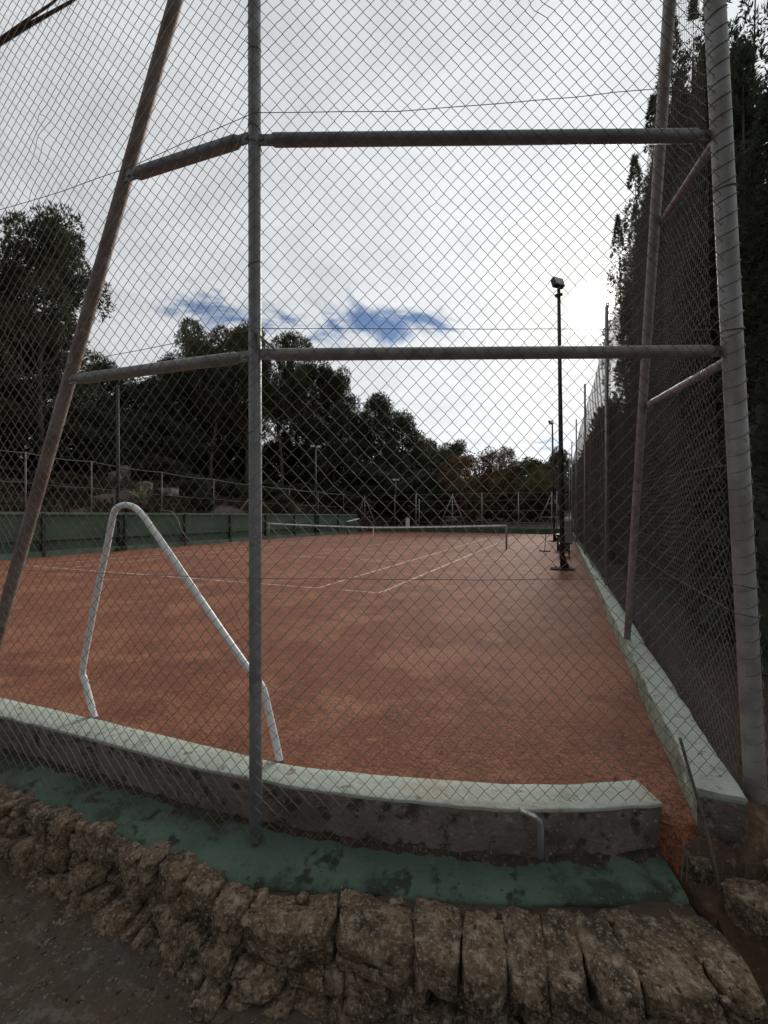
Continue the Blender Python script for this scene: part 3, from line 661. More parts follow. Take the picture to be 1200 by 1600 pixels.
m = MB(); q = P(873, 470, 11.5)
p2 = pole(866, 846, 24.2, 663, .06, 'slender floodlight pole farther along the right side wall', [(-.08, .1, .5, -.5, .8)], px_top=863)
p3 = pole(184, 857, 17.6, 602, .075, 'dark floodlight pole against the left green wall behind the handrail', [(.4, .05, -.4, -.7, .9)])
p4 = pole(493, 836, 31.5, 700, .07, 'floodlight pole by the left wall near the net, twin pale heads', [(-.22, .1, .3, -.7, 1.0), (.25, .06, -.4, -.7, 1.0)], plate=False)
p5 = pole(618, 822, 39.5, 752, .06, 'small distant floodlight pole behind the far end wall', [(-.15, .1, .3, -.7, .9), (.2, .1, -.3, -.7, .9)], plate=False)

cb = thing('meter_cabinet', 'grey cabinet with green-white lid fixed behind the nearest floodlight pole', 'cabinet', P(888, 850, 12.2))
c = P(887.5, 831, 12.2)
part('case', MB().box(c, (.21, .17, .62), RUV), grey_plastic, cb)
part('frame', MB().box(c+[.115, 0, 0], (.03, .2, .68), RUV).box(c+[0, 0, -.335], (.23, .2, .04), RUV), pole_dark, cb)
part('lid', MB().box(c+[0, 0, .345], (.22, .19, .05), RUV), cap_green, cb)
# dark bench with things by the side wall
bq = UV(3.25, 9.6); bn = thing('bench', 'dark low bench beside the right side wall', 'bench', bq)
part('seat', MB().box(bq+[0, 0, .43], (.36, 1.3, .05), RUV), pole_dark, bn)
part('backrest', MB().box(bq+np.array([r2[0], r2[1], 0])*.18+[0, 0, .66], (.04, 1.3, .26), RUV), pole_dark, bn)
for sv in (-.55, .55):
    for su in (-.15, .15): part('leg', MB().box(bq+np.array([*(r2*su+d2*sv), 0])+[0, 0, .205], (.04, .04, .41), RUV), pole_dark, bn)
bq = UV(3.2, 12.3); bn = thing('equipment_box', 'squat dark equipment box standing past the bench', 'box', bq)
part('body', MB().box(bq+[0, 0, .32], (.5, .7, .6), RUV), dark_post, bn); part('lid', MB().box(bq+[0, 0, .65], (.56, .76, .06), RUV), pole_dark, bn)
a = P(851, 862, 17.3); b = P(855, 806, 17.3)
st_ = thing('rake', 'thin dark rake standing upright near the right side wall', 'rake', a)
part('handle', MB().tube([a, b], .014, 6), dark_post, st_, True)
part('head', MB().box(a+[0, 0, .03], (.45, .05, .05), RUV), dark_post, st_)
q = P(637, 826, 37.4); bx = thing('sign_panel', 'white upright panel on top of the far green wall', 'panel', P(637, 825, 37.4))
part('board', MB().box(P(637, 817, 37.4), (.33, .05, .86), RUV), white_blk, bx)
part('frame', MB().box(P(637, 817, 37.46), (.37, .04, .9), RUV), galv, bx)
q0, q1 = P(543, 815, 34.5), P(560, 810.5, 35.6)
pk = thing('bench', 'pale plank bench at the far end of the left green wall', 'bench', (q0+q1)/2-[0, 0, .8])
part('plank', MB().bar(q0, q1, .3, .05), white_blk, pk)
for q in (q0, q1): part('leg', MB().bar(q*[1, 1, 0]+[0, 0, .0], q-[0, 0, .03], .06), pole_dark, pk)

# hose
pts = [P(250, 797, 19.6), P(268, 799, 19.5), P(276, 808, 19.3), P(281, 822, 19.2), P(290, 838, 19.6), P(303, 849, 22), PD(325, 850, 1.44), PD(350, 849, 1.44), PD(375, 846.5, 1.44), PD(395, 845.5, 1.44), PD(408, 846, 1.44)]
m = MB(); polyw(m, [p for p in pts], .019, sub=5, jig=.05); tag(solo('hose', m, hose_m, True, pts[6]), 'tan garden hose hanging over the green wall onto the clay', 'hose')

# foreground bits
a, b = P(1063, 1152, 1.98), P(1127, 1388, 1.78)
rd = MB(); polyw(rd, [a, (a+b)/2+[.004, 0, 0], b+[0, 0, -.03]], .0068, sub=12, jig=.006, n=7)
tag(solo('iron_rod', rd, rod_m, True, b), 'rusty iron rod leaning in front of the kerb wall end', 'iron rod')
for i, (x0, y0, x1, y1, lb) in enumerate(((1069, 1316, 1064, 1362, 'short thin stake in the gap, nearer the wall end'), (1074, 1330, 1072, 1364, 'short thin stake in the gap, nearer the kerb wall'))):
    a, b = P(x0, y0, 1.86), P(x1, y1, 1.83); tag(solo('stake', polyw(MB(), [a, b-[0, 0, .04]], .0035, n=6), rod_m, True, b), lb, 'stake')
a = [P(844, 1340, 1.935), P(845, 1300, 1.935), P(843, 1284, 1.93), P(834, 1276, 1.925), P(815, 1268, 1.92)]
pi = thing('pipe_stub', 'bent pale pipe stub against the low concrete wall', 'pipe', a[0])
part('pipe', MB().tube(a, [.015, .015, .014, .013, .011], 10), galv, pi, True)
part('flange', MB().bar(P(836, 1276, 1.905), P(812, 1265, 1.90), .03, .007), galv, pi)
m = MB(); c = P(1150, 1330, 1.97)
pts = [c+[.055*math.cos(t_)*(1-.03*t_), .03*math.sin(t_*.7), .022*math.sin(t_)+.004*t_] for t_ in np.linspace(0, 11, 60)]
m.tube(pts, .0022, 5); m.tube([c+[.05, 0, 0], c+[.01, -.02, -.03], c+[-.09, -.05, -.05]], .0022, 5)
tag(solo('wire_coil', m, rod_m, True, c), 'curled loose wire at the foot of the corner post', 'wire')
bq = P(1203, 1210, 2.6); tag(solo('concrete_block', MB().box(bq, (.22, .2, .2), rotz(.2)), white_blk, False, bq), 'whitish block half hidden right of the corner post', 'block')
# dry grass tufts at the fence foot
m = MB(); random.seed(11)
for i in range(420):
    if i < 300: s_ = random.uniform(0, 5)**1.0; q = RO+RD[:2]*s_+np.array([random.uniform(-.02, .16), 0]); z0 = .05
    else: q = np.array([random.uniform(1.3, 1.85), random.uniform(1.72, 2.02)]); z0 = -.1
    L_ = random.uniform(.05, .22); a = random.uniform(0, 6.28); ln = random.uniform(.2, .9); p0 = np.array([q[0], q[1], z0])
    m.tube([p0, p0+[math.cos(a)*ln*L_*.4, math.sin(a)*ln*L_*.4, L_*.6], p0+[math.cos(a)*ln*L_, math.sin(a)*ln*L_, L_*.9]], [.0016, .0012, .0004], 3, False)
tag(solo('dry_grass', m, twig_m), 'dry grass stalks at the foot of the side fence', 'grass', kind='stuff')

# bank objects
def bankp(px, Y): x = (px-CX)/F*Y; return np.array([x, Y, hgt(x, Y)])
q = bankp(222, 21.8); ag = thing('agave_plant', 'spiky yellow-green agave on the bank above the green wall', 'agave', q)
random.seed(3)
for i in range(22):
    a = i*2.4; el = random.uniform(.25, 1.35); L_ = random.uniform(.7, 1.15); dv = np.array([math.cos(a)*math.cos(el), math.sin(a)*math.cos(el), math.sin(el)]); sd = np.array([-math.sin(a), math.cos(a), 0])
    V = np.zeros((6, 3, 3))
    for j, t_ in enumerate(np.linspace(0, 1, 6)):
        c = q+dv*L_*t_-np.array([0, 0, .25*L_*t_*t_*math.cos(el)]); w = .06*(1-t_)**.6*(.6+t_)+.002
        V[j] = [c-sd*w, c-np.array([0, 0, .02*(1-t_)]), c+sd*w]
    part('leaf', MB().grid(V), agave_m, ag, True)
for px, Y, sz, lb in ((178, 23.5, (.8, .6, .65), 'big pale grey boulder on the bank behind the left floodlight pole'), (226, 23.2, (.7, .6, .6), 'round grey boulder on the bank just behind the agave'), (192, 25.4, (.7, .6, .9), 'tall pale boulder higher up the bank')):
    q = bankp(px, Y); m = MB(); stone(m, q+[0, 0, sz[2]*.35], sz, rotz(px), px, .25, True, .4); tag(solo('boulder', m, rock_pale, True, q), lb, 'boulder', 'boulders on the bank')
q = bankp(262, 24.0); bk = thing('whitewashed_block', 'low whitewashed block on the bank right of the agave', 'block', q)
part('block', MB().box(q+[0, 0, .2], (1.0, .6, .42), rotz(-.3)), mat('dirty_whitewash', (.42, .42, .40), [(2.5, .45, .6, (.2, .19, .17), 9)], rough=.9), bk); part('cap', MB().box(q+[0, 0, .435], (1.06, .66, .05), rotz(-.3)), rock_pale, bk)

# ---------------------------------------------------------------- trees
def blades(pos, dirs, L, W_, k, spread, g):
    """k thin triangles fanned round each direction"""
    n = len(pos); P_ = np.repeat(pos, k, 0); D = np.repeat(dirs, k, 0)+g.normal(0, spread, (n*k, 3)); D /= np.linalg.norm(D, axis=1)[:, None]
    Ls = L*g.uniform(.6, 1.25, (n*k, 1)); sd = np.cross(D, g.normal(0, 1, (n*k, 3))); sd /= np.linalg.norm(sd, axis=1)[:, None]
    w = W_*g.uniform(.7, 1.3, (n*k, 1)); mid = P_+D*Ls*.45
    v = np.stack([P_, mid-sd*w, P_+D*Ls, mid+sd*w], 1).reshape(-1, 3)
    return v, (np.arange(n*k)*4)[:, None]+np.array([[0, 1, 2, 3]])
def make_tree(seed, H, R, start, nclump, ntuft, L, Wd, k, profile, clump=.22, trunk_r=.2, squash=.7, lean=.4, upb=.5):
    g = np.random.default_rng(seed); tr = MB(); cr = MB()
    kk = 8; tp = np.array([[lean*math.sin(i*.7+seed)*i/kk, lean*math.cos(i*.5+seed*2)*i/kk, H*.93*i/kk] for i in range(kk+1)]); tp[0, 2] = -.4
    tr.tube(tp, np.linspace(trunk_r, trunk_r*.18, kk+1), 9)
    def trunk_at(z): return np.array([np.interp(z, tp[:, 2], tp[:, i]) for i in range(3)])
    for i in range(nclump):
        t = g.uniform(0, 1)**.85; z = H*(start+(1-start)*t*.93); rr = R*profile(t)
        a = g.uniform(0, 6.283); rad = rr*math.sqrt(g.uniform(.12, 1)); c0 = trunk_at(z); c = c0+np.array([math.cos(a)*rad, math.sin(a)*rad, g.normal(0, .02*H)])
        cs_ = R*clump*g.uniform(.65, 1.35)
        zb = max(H*start*.75, z-rad*.7-.3); b0_ = trunk_at(zb); md = (b0_+c)/2+np.array([g.normal(0, .1*R), g.normal(0, .1*R), -.10*rad])
        tr.tube([b0_, md, c+[0, 0, -.1*cs_]], [trunk_r*.28, trunk_r*.17, trunk_r*.06], 5, False)
        nt = int(ntuft*g.uniform(.7, 1.3)); dd = g.normal(0, 1, (nt, 3)); dd /= np.linalg.norm(dd, axis=1)[:, None]; rad_ = g.uniform(.25, 1, (nt, 1))**.5
        pos = c+dd*rad_*cs_*np.array([1, 1, squash]); dr = dd+np.array([0, 0, upb]); dr /= np.linalg.norm(dr, axis=1)[:, None]
        v, f = blades(pos, dr, L, Wd, k, .45, g); cr.raw(v, f)
    return tr.mesh('trunk', True), cr.mesh('crown')
dome = lambda t: (math.sin(math.pi*min(1, .18+.82*t)))**.6*(1-.25*t)+.08
umb = lambda t: .55+.45*math.sin(math.pi*(.15+.8*t))
oval = lambda t: math.sin(math.pi*(.12+.82*t))**.7
VAR = {}
VAR['pineA'] = (*make_tree(1, 10, 3.2, .30, 80, 190, .20, .022, 4, dome, .25, .2), pine_leaf)
VAR['pineB'] = (*make_tree(2, 10, 3.0, .42, 56, 190, .20, .022, 4, umb, .26, .18, lean=.9), pine_leaf)
VAR['pineC'] = (*make_tree(3, 10, 2.8, .36, 50, 180, .20, .022, 4, oval, .27, .18, lean=.6), pine_leaf)
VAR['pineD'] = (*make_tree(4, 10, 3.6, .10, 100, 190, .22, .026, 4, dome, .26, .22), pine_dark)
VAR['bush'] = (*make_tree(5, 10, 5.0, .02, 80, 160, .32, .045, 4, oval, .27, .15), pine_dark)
VAR['brown'] = (*make_tree(6, 10, 3.3, .12, 85, 70, .26, .05, 2, oval, .22, .14, upb=.1), brown_leaf)
VAR['olive'] = (*make_tree(8, 10, 3.3, .12, 80, 70, .26, .05, 2, oval, .22, .14, upb=.1), olive_leaf)
def tree(kind, px, Y, top, rpx, label, name='pine_tree', cat='pine tree', group='pines beyond the court'):
    x = (px-CX)/F*Y; z = hgt(x, Y); H = CH+(HY-top)/F*Y-z
    tm, cm, ml = VAR[kind]; Rn = {'pineA': 3.5, 'pineB': 3.5, 'pineC': 3.1, 'pineD': 4.0, 'bush': 5.6, 'brown': 3.7, 'olive': 3.7}[kind]
    o = thing(name, label, cat, (x, Y, z), group)
    sxy = rpx/F*Y/Rn; o.scale = (sxy, sxy, H/10.0); o.rotation_euler[2] = random.uniform(0, 6.28)
    for nm, me_, mm_ in (('trunk', tm, bark_m), ('crown', cm, ml)):
        if not me_.materials: me_.materials.append(mm_)
        c = link(bpy.data.objects.new(nm, me_)); c.parent = o
random.seed(17)
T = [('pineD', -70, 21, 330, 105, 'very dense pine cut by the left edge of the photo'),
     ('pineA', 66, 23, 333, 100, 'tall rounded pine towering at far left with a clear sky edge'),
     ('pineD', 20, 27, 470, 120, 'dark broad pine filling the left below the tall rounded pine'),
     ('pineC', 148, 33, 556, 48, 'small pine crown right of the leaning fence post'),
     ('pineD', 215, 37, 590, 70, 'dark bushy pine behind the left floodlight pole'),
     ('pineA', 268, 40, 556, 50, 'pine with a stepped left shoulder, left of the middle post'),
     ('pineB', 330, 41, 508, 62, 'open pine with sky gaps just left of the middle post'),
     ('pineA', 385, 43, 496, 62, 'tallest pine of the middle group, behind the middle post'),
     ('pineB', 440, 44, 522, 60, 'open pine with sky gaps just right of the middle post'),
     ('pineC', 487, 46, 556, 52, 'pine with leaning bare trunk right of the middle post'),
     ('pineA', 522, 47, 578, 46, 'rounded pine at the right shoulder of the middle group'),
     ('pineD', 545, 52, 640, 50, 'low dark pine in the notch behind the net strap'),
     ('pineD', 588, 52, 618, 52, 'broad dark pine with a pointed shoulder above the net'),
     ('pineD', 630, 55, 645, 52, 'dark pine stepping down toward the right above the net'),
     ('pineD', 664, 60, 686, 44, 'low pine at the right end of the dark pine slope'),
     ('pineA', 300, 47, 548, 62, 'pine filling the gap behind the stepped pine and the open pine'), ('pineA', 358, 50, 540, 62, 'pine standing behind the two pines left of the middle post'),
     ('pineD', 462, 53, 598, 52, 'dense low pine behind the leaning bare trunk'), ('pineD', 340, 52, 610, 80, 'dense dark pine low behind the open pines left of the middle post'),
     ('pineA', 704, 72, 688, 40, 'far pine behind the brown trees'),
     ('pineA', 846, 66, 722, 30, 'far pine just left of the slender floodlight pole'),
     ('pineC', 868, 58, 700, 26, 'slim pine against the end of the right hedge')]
for a in T: tree(*a)
B = [('brown', 728, 44, 708, 46, 'rust brown bushy tree left of the middle of the far trees'), ('brown', 768, 45, 700, 44, 'russet tree with thin bare tips'),
     ('olive', 818, 45, 714, 44, 'yellowish olive tree left of the floodlight poles'), ('brown', 790, 62, 697, 24, 'slim upright brown tree among the far trees'), ('olive', 845, 52, 735, 30, 'low olive bushy tree beside the far right frame')]
for a in B: tree(*a, name='broadleaf_tree', cat='tree', group='broadleaf trees beyond the court')
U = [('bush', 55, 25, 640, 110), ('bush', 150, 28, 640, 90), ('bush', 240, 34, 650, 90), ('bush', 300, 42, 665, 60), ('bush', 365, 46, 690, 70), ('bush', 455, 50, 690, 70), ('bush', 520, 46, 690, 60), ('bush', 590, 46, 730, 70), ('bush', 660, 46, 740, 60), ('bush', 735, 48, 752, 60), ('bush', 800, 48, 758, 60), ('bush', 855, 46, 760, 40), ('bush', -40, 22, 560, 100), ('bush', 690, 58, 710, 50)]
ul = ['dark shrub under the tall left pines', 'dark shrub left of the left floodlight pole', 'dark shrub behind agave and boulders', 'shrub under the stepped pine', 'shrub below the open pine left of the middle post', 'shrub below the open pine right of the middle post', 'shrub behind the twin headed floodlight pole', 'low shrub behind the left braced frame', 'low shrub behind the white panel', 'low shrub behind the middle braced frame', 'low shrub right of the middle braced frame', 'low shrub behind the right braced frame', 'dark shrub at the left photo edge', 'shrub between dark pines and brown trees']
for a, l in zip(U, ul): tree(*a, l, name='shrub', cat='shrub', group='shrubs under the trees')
random.seed(8)
BS = [(20, 19, 735, 60, 'low dark shrub on the bank at the left edge'), (95, 20.5, 738, 40, 'low shrub on the bank left of the left floodlight pole'), (160, 25.5, 700, 50, 'leafy shrub partly covering the pale boulders'), (300, 26, 742, 36, 'low shrub on the bank right of the whitewashed block'), (350, 29, 748, 40, 'low shrub on the bank left of the middle post'), (420, 33, 752, 36, 'low shrub on the bank right of the middle post'), (470, 36, 755, 34, 'low shrub on the bank behind the net post'), (530, 39, 764, 34, 'low shrub at the far end of the bank'), (250, 27.5, 715, 44, 'dark shrub above the whitewashed block'), (60, 17.5, 752, 46, 'spreading low shrub just above the green wall at left'), (130, 19, 764, 30, 'small round shrub just above the green wall, left of the pole'), (318, 23.5, 768, 24, 'small shrub just above the green wall, right of the agave'), (445, 29, 772, 24, 'small shrub above the green wall over the net post')]
for px, Y, top, rp_, l in BS: tree('bush', px, Y, top, rp_, l, name='shrub', cat='shrub', group='shrubs on the bank')
m = MB(); g = np.random.default_rng(55); n = 9000
uu = UL-.5-np.abs(g.normal(0, 4.5, n)); vv = g.uniform(-2, 40, n); pp = np.array([UV(a, b) for a, b in zip(uu, vv)]); pp[:, 2] = [hgt(a, b)-.03 for a, b in pp[:, :2]]
kp = np.array([noise.noise(Vector((a*.5, b*.5, 2))) > -.12 for a, b in pp[:, :2]]); pp = pp[kp]
v, f = blades(pp, np.tile([0, 0, 1.], (len(pp), 1)), .38, .028, 5, .65, g); m.raw(v, f)
und_m = mat('bank_undergrowth', (.062, .044, .028), [(.5, .45, .6, (.05, .052, .026), 4), (1.4, .5, .65, (.085, .058, .038), 4)], rough=.9, spec=.1)
tag(solo('undergrowth', m, und_m), 'dry brown undergrowth covering the earth bank', 'undergrowth', kind='stuff')
# far wood closing the view
m = MB(); g = np.random.default_rng(77)
n = 9000; az = g.uniform(-.95, .55, n); rr = g.uniform(75, 130, n); x = np.sin(az)*rr; y = np.cos(az)*rr
hmax = np.array([6.5+2.5*noise.noise(Vector((a*7, 1, 0)))+1.5*noise.noise(Vector((a*23, 4, 0))) for a in az])+.03*rr
pos = np.stack([x, y, 1+hmax*g.uniform(0, 1, n)], 1); dd = g.normal(0, 1, (n, 3)); dd[:, 2] = abs(dd[:, 2]); dd /= np.linalg.norm(dd, axis=1)[:, None]
v, f = blades(pos, dd, 1.8, .35, 3, .4, g); m.raw(v, f)
tag(solo('far_wood', m, pine_dark), 'dark wood closing the view far behind the trees', 'wood', kind='stuff')

# cypress row behind the side fence
def make_cypress(seed, H, R, n):
    g = np.random.default_rng(seed); tr = MB(); cr = MB()
    tr.tube([[0, 0, -.3], [.03, .02, H*.5], [0, 0, H*.9]], [.11, .07, .02], 8)
    leaders = [(g.uniform(0, 6.28), g.uniform(.1, .75)*R, H*g.uniform(.78, 1.0)) for _ in range(9)]+[(0, 0, H)]
    P_, D_ = [], []
    per = n//len(leaders)
    for (a, ro, h) in leaders:
        cx, cy = ro*math.cos(a), ro*math.sin(a); w = R*.52
        tr.tube([[cx*.2, cy*.2, h*.25], [cx*.8, cy*.8, h*.6], [cx, cy, h*.97]], [.035, .022, .005], 5, False)
        t = g.uniform(0, 1, per); z = h*(.02+.98*t); rad = w*np.clip(1.15*(1-t**3.2), .04, 1)*g.uniform(.35, 1.05, per)**.5; th = g.uniform(0, 6.283, per)
        k_ = .25+.75*np.minimum(1, t*1.6)
        P_.append(np.stack([cx*k_+rad*np.cos(th), cy*k_+rad*np.sin(th), z], 1)); D_.append(np.stack([np.cos(th)*.75, np.sin(th)*.75, np.full(per, .9)], 1))
    P_ = np.concatenate(P_); D_ = np.concatenate(D_); D_ /= np.linalg.norm(D_, axis=1)[:, None]
    # uneven: drop sprays where a noise field is low
    keep = np.array([noise.noise(Vector(p*1.6))+.5*noise.noise(Vector(p*4)) > -.28 for p in P_]); P_, D_ = P_[keep], D_[keep]
    v, f = blades(P_, D_, .085, .0085, 6, .5, g); cr.raw(v, f)
    # dense inner growth as a solid hull, added to block light
    kk = 14; zz = np.linspace(0, H*.74, 26); V = np.zeros((26, kk+1, 3))
    for i, z in enumerate(zz):
        for j in range(kk+1):
            a = (j % kk)*2*math.pi/kk; r_ = R*.55*(1-(z/(H*.76))**3)*(1+.3*noise.noise(Vector((math.cos(a)*1.5, math.sin(a)*1.5, z*1.2+seed)))); V[i, j] = (r_*math.cos(a), r_*math.sin(a), z)
    cr.grid(V)
    return tr.mesh('trunk', True), cr.mesh('crown')
CY = [make_cypress(41, 9.6, .85, 26000), make_cypress(42, 9.6, .85, 26000), make_cypress(43, 9.6, .85, 26000)]
for tm, cm in CY: tm.materials.append(bark_m); cm.materials.append(cyp_leaf)
HL = RO+np.array([RD[1], -RD[0]])*1.28
cyl = ['cypress nearest the camera, at the right edge of the photo', 'shorter cypress just right of the thick corner post', 'tall cypress directly behind the thick corner post', 'fourth cypress from the right edge, between corner post and leaning pole', 'fifth cypress from the right edge, behind the leaning pole', 'sixth cypress from the right edge, just left of the leaning pole top', 'last but one tall cypress before the low hedge', 'farthest tall cypress beside the sun, before the low hedge']
random.seed(4)
for i in range(3, 11):
    q = HL+RD[:2]*(-1.0+i*1.16)+np.array([random.uniform(-.1, .1), random.uniform(-.1, .1)]); tm, cm = CY[i % 3]
    o = thing('cypress_tree', cyl[i-3], 'cypress', (q[0], q[1], hgt(q[0], q[1])), 'cypress row behind the side fence')
    k_ = [.60, .66, .70, .60, .70, .93, 1.05, .98, 1.04, .95, 1.02, .90][i]*random.uniform(.97, 1.03); o.scale = (1.0, 1.0, k_); o.rotation_euler[2] = random.uniform(0, 6.28)
    for nm, me_ in (('trunk', tm), ('crown', cm)): c = link(bpy.data.objects.new(nm, me_)); c.parent = o
# lower hedge further on
g = np.random.default_rng(9); n = 26000; s_ = g.uniform(11.6, 34, n); hh = np.array([4.75+.35*noise.noise(Vector((a*.8, 0, 0)))+.3*noise.noise(Vector((a*2.3, 2, 0))) for a in s_]); z = hh*g.uniform(0, 1, n)**.8
ofs = 1.15+np.where(g.uniform(0, 1, n) < .75, -.45+.12*g.normal(0, 1, n), g.uniform(-.4, .5, n)); nrm_ = np.array([RD[1], -RD[0]])
pos = np.stack([RO[0]+RD[0]*s_+nrm_[0]*ofs, RO[1]+RD[1]*s_+nrm_[1]*ofs, z], 1)
dd = np.stack([-nrm_[0]*.6+0*s_, -nrm_[1]*.6+0*s_, .9+0*s_], 1)
v, f = blades(pos, dd, .30, .03, 3, .45, g); m = MB().raw(v, f)
hg = thing('hedge', 'brownish clipped conifer hedge along the far half of the side fence', 'hedge', (RO[0]+RD[0]*14, RO[1]+RD[1]*14, 0))
part('foliage', m, hedge_leaf, hg)
m = MB(); V = np.zeros((60, 4, 3))
for i, a in enumerate(np.linspace(11.8, 33.8, 60)):
    h_ = 4.3+.3*noise.noise(Vector((a*.8, 0, 0)))
    for j, (of, zz) in enumerate(((.85, 0), (.82, h_), (1.5, h_), (1.5, 0))):
        w = .1*noise.noise(Vector((a*2, j, 1))); V[i, j] = (RO[0]+RD[0]*a+nrm_[0]*(of+w), RO[1]+RD[1]*a+nrm_[1]*(of+w), zz)
m.grid(V); part('inner_growth', m, hedge_leaf, hg, True)

# pine limb in the top left corner; unseen crown added to shade the foreground
ov = thing('pine_tree', 'overhanging pine with dark twig in the top left corner, unseen crown added for shade', 'pine tree', (-4.6, -1.6, -.5), 'pines beside the path')
tr = MB(); tr.tube([(-4.6, -1.6, -.7), (-4.4, -1.9, 2.5), (-3.6, -2.4, 5.2), (-2.6, -3.0, 7.2)], [.24, .2, .16, .07], 10)
lim = [P(-330, 210, 2.9), P(-160, 140, 2.9), P(0, 66, 2.9), P(40, 42, 2.9), P(76, 22, 2.9), P(112, 2, 2.9), P(150, -30, 2.9)]
tr.tube([(-4.2, -2.0, 3.6), (-4.4, .3, 4.1)]+lim, [.11, .075, .05, .035, .017, .014, .011, .009, .006], 7)
tr.tube([P(-40, 90, 2.9), P(30, 40, 2.88), P(80, 6, 2.86), P(110, -20, 2.85)], [.012, .010, .008, .004], 6)
g = np.random.default_rng(31)
shade_clumps = [(-2.6, -3.0, 7.4), (-4.2, -3.4, 6.6), (-1.0, -3.2, 7.0), (-3.2, -1.9, 6.9), (.6, -3.3, 6.6), (1.8, -3.8, 6.2), (-1.6, -2.4, 6.4), (.2, -2.2, 6.2), (-5.2, -1.8, 5.8), (1.9, -2.4, 5.7), (-.6, -4.6, 5.6), (-2.8, -4.8, 5.4), (1.4, -4.9, 5.0), (3.2, -3.2, 5.2), (3.4, -4.6, 4.2), (-4.8, -4.6, 4.6), (.4, -5.6, 4.0), (2.2, -5.8, 3.4), (-1.8, -5.8, 3.8), (-1.8, -1.0, 6.9), (3.3, -1.9, 6.0)]
cr = MB()
for c in shade_clumps:
    tr.tube([(-2.9, -2.8, 6.5), tuple((np.array(c)+(-2.9, -2.8, 6.5))/2+[0, 0, -.25]), c], [.07, .045, .012], 6, False)
    nt = 260; dd = g.normal(0, 1, (nt, 3)); dd /= np.linalg.norm(dd, axis=1)[:, None]
    v, f = blades(np.array(c)+dd*g.uniform(.3, 1, (nt, 1))**.5*np.array([1.25, 1.1, .6]), dd+[0, 0, .4], .32, .03, 4, .5, g); cr.raw(v, f)
tw = []; td = []
for t_ in np.linspace(0, 1, 46):
    q = np.array([np.interp(t_, np.linspace(0, 1, 5), np.array(lim[1:6])[:, i]) for i in range(3)]); tw.append(q); td.append([.4, 0, -.6])
v, f = blades(np.array(tw), np.array(td), .045, .002, 2, .6, g); cr.raw(v, f)
part('trunk', tr, bark_m, ov, True); part('crown', cr, pine_dark, ov)

# ---------------------------------------------------------------- sky, sun, camera
az_s, el_s = math.atan2(325, F), math.atan2(326/F, math.hypot(1, 325/F))
Sd = Vector((math.sin(az_s)*math.cos(el_s), math.cos(az_s)*math.cos(el_s), math.sin(el_s)))
w = bpy.data.worlds.new('World'); sc.world = w; w.use_nodes = True; nt = w.node_tree; N = nt.nodes; L = nt.links
for n_ in list(N): N.remove(n_)
def mth(op, a, b=None, c=None):
    n_ = N.new('ShaderNodeMath'); n_.operation = op
    for i, q in enumerate((a, b, c)):
        if q is None: continue
        if isinstance(q, (int, float)): n_.inputs[i].default_value = q
        else: L.new(q, n_.inputs[i])
    return n_.outputs[0]
def vm(op, a, b=None, scale=None):
    n_ = N.new('ShaderNodeVectorMath'); n_.operation = op
    for i, q in enumerate((a, b)):
        if q is None: continue
        if isinstance(q, (tuple, list)): n_.inputs[i].default_value = q
        else: L.new(q, n_.inputs[i])
    return n_
def rng_(v, a, b, c, d, smooth=True):
    n_ = N.new('ShaderNodeMapRange'); n_.interpolation_type = 'SMOOTHSTEP' if smooth else 'LINEAR'
    for i, q in enumerate((v, a, b, c, d)):
        if isinstance(q, (int, float)): n_.inputs[i].default_value = q
        else: L.new(q, n_.inputs[i])
    return n_.outputs[0]
tc = N.new('ShaderNodeTexCoord'); dirn = vm('NORMALIZE', tc.outputs['Generated']).outputs[0]
sep = N.new('ShaderNodeSeparateXYZ'); L.new(dirn, sep.inputs[0]); X_, Y_, Z_ = sep.outputs
zc = mth('ADD', mth('MAXIMUM', Z_, 0.0), .16)
cmb = N.new('ShaderNodeCombineXYZ'); L.new(mth('DIVIDE', X_, zc), cmb.inputs[0]); L.new(mth('DIVIDE', Y_, zc), cmb.inputs[1])
def nse(scale, det, off, rough=.55, dist=0.):
    n_ = N.new('ShaderNodeTexNoise'); n_.inputs['Scale'].default_value = scale; n_.inputs['Detail'].default_value = det; n_.inputs['Roughness'].default_value = rough; n_.inputs['Distortion'].default_value = dist
    L.new(vm('ADD', cmb.outputs[0], off).outputs[0], n_.inputs['Vector']); return n_.outputs['Fac']
n1 = nse(1.6, 8, (0, 0, 0)); n2 = nse(5.5, 8, (3, 1, 2), .6, .4); n4 = nse(4.2, 9, (5, 9, 1), .62, 1.2)
dt = vm('DOT_PRODUCT', dirn, tuple(Sd)).outputs['Value']
angs = mth('ARCCOSINE', mth('MINIMUM', mth('MAXIMUM', dt, -1.), 1.))
core = rng_(angs, .005, .055, 1., 0.)
g1 = mth('POWER', 2.718, mth('MULTIPLY', angs, -9.0)); g2 = mth('POWER', 2.718, mth('MULTIPLY', angs, -2.6))
azn = mth('ARCTAN2', X_, Y_); eln = mth('ARCSINE', Z_)
def gauss(az, el, sa, se, amp):
    a = mth('DIVIDE', mth('SUBTRACT', azn, math.radians(az)), math.radians(sa)); e = mth('DIVIDE', mth('SUBTRACT', eln, math.radians(el)), math.radians(se))
    return mth('MULTIPLY', mth('POWER', 2.718, mth('MULTIPLY', mth('ADD', mth('MULTIPLY', a, a), mth('MULTIPLY', e, e)), -1.)), amp)
gp = mth('MULTIPLY', mth('ADD', mth('ADD', gauss(1.5, 24.0, 9, 2.6, 1.), gauss(-23, 23.6, 7, 2.2, .85)), mth('ADD', gauss(21.5, 9, 3.5, 1.3, .8), gauss(-12, 25.5, 12, 3, .6))), 1.2)
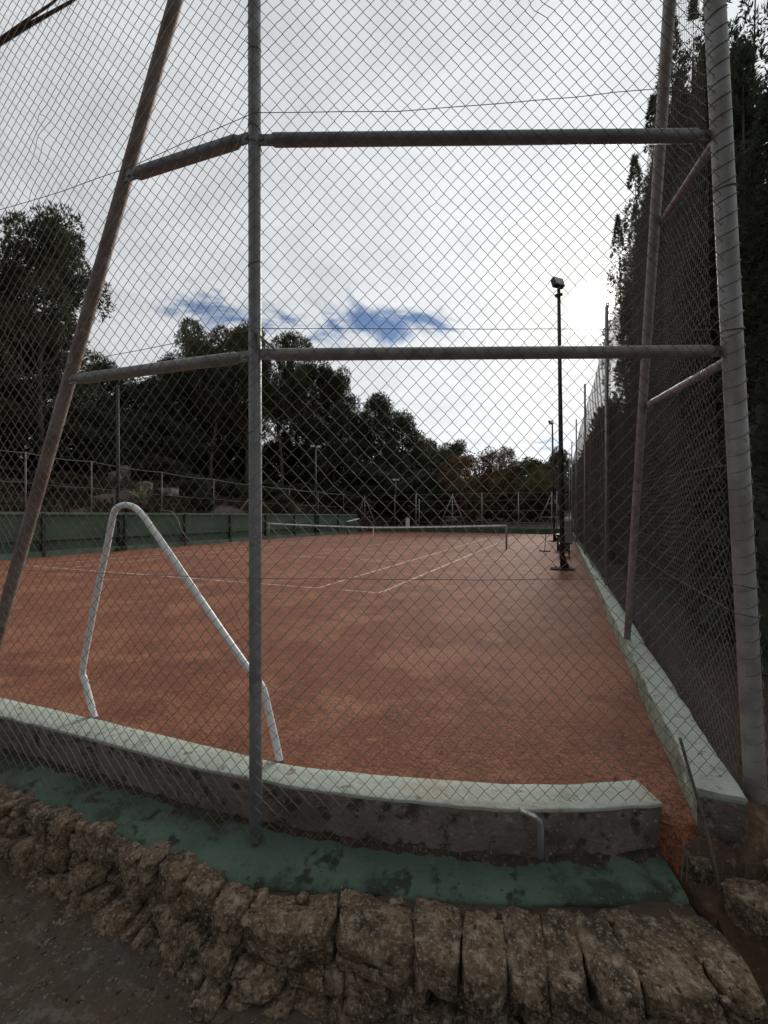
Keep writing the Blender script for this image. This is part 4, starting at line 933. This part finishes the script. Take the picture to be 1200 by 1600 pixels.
patch = rng_(mth('ADD', gp, mth('MULTIPLY', mth('SUBTRACT', n4, .5), 3.4)), .50, 1.45, 0., .95)
lum = mth('ADD', mth('ADD', .415, mth('MULTIPLY', mth('SUBTRACT', n1, .5), .20)), mth('MULTIPLY', mth('SUBTRACT', n2, .5), .26))
lum = mth('ADD', lum, mth('ADD', mth('MULTIPLY', g2, .42), mth('MULTIPLY', g1, .10)))
lowb = rng_(Z_, .0, .38, .10, 0.)
lum = mth('ADD', lum, lowb)
back = rng_(Y_, -.6, .3, .62, 1.)           # cloud deck darker away from the sun, dimmed to darken the foreground
lum = mth('MULTIPLY', lum, back)
colr = N.new('ShaderNodeMix'); colr.data_type = 'RGBA'; L.new(mth('MINIMUM', mth('MULTIPLY', g1, 1.3), 1.), colr.inputs[0])
colr.inputs[6].default_value = (.955, .985, 1.015, 1); colr.inputs[7].default_value = (1.0, .965, .88, 1)
bgc = N.new('ShaderNodeBackground'); L.new(colr.outputs[2], bgc.inputs[0]); L.new(mth('ADD', lum, mth('MULTIPLY', core, 6.0)), bgc.inputs[1])
sky = N.new('ShaderNodeTexSky'); sky.sky_type = 'NISHITA'; sky.sun_disc = False; sky.sun_elevation = el_s; sky.sun_rotation = az_s; sky.altitude = 600; sky.air_density = 1.0; sky.dust_density = .3; sky.ozone_density = 2.5
bgs = N.new('ShaderNodeBackground'); L.new(sky.outputs[0], bgs.inputs[0]); bgs.inputs[1].default_value = .05; sky.ozone_density = 5.0
mx = N.new('ShaderNodeMixShader'); L.new(patch, mx.inputs[0]); L.new(bgc.outputs[0], mx.inputs[1]); L.new(bgs.outputs[0], mx.inputs[2])
ow = N.new('ShaderNodeOutputWorld'); L.new(mx.outputs[0], ow.inputs['Surface'])
try: w.cycles.sampling_method = 'MANUAL'; w.cycles.sample_map_resolution = 1024
except Exception: pass
ld = bpy.data.lights.new('sun', 'SUN'); ld.energy = 1.3; ld.angle = math.radians(11); ld.color = (1.0, .94, .84)
lo = link(bpy.data.objects.new('sun', ld)); lo.rotation_euler = Sd.to_track_quat('Z', 'Y').to_euler(); lo.location = (10, 20, 20)
cd = bpy.data.cameras.new('camera'); cam = link(bpy.data.objects.new('camera', cd)); cam.location = (0, 0, CH); cam.rotation_euler = (math.pi/2, 0, 0)
cd.sensor_fit = 'VERTICAL'; cd.sensor_height = 36; cd.sensor_width = 27; cd.lens = F/1600*36; cd.shift_y = 6/1600; cd.clip_start = .05; cd.clip_end = 2000
sc.camera = cam
vs_ = sc.view_settings; vs_.view_transform = 'Standard'; vs_.look = 'None'; vs_.exposure = .62; vs_.gamma = 1; vs_.use_curve_mapping = False
try: sc.cycles.max_bounces = 6; sc.cycles.diffuse_bounces = 3; sc.cycles.transparent_max_bounces = 4
except Exception: pass
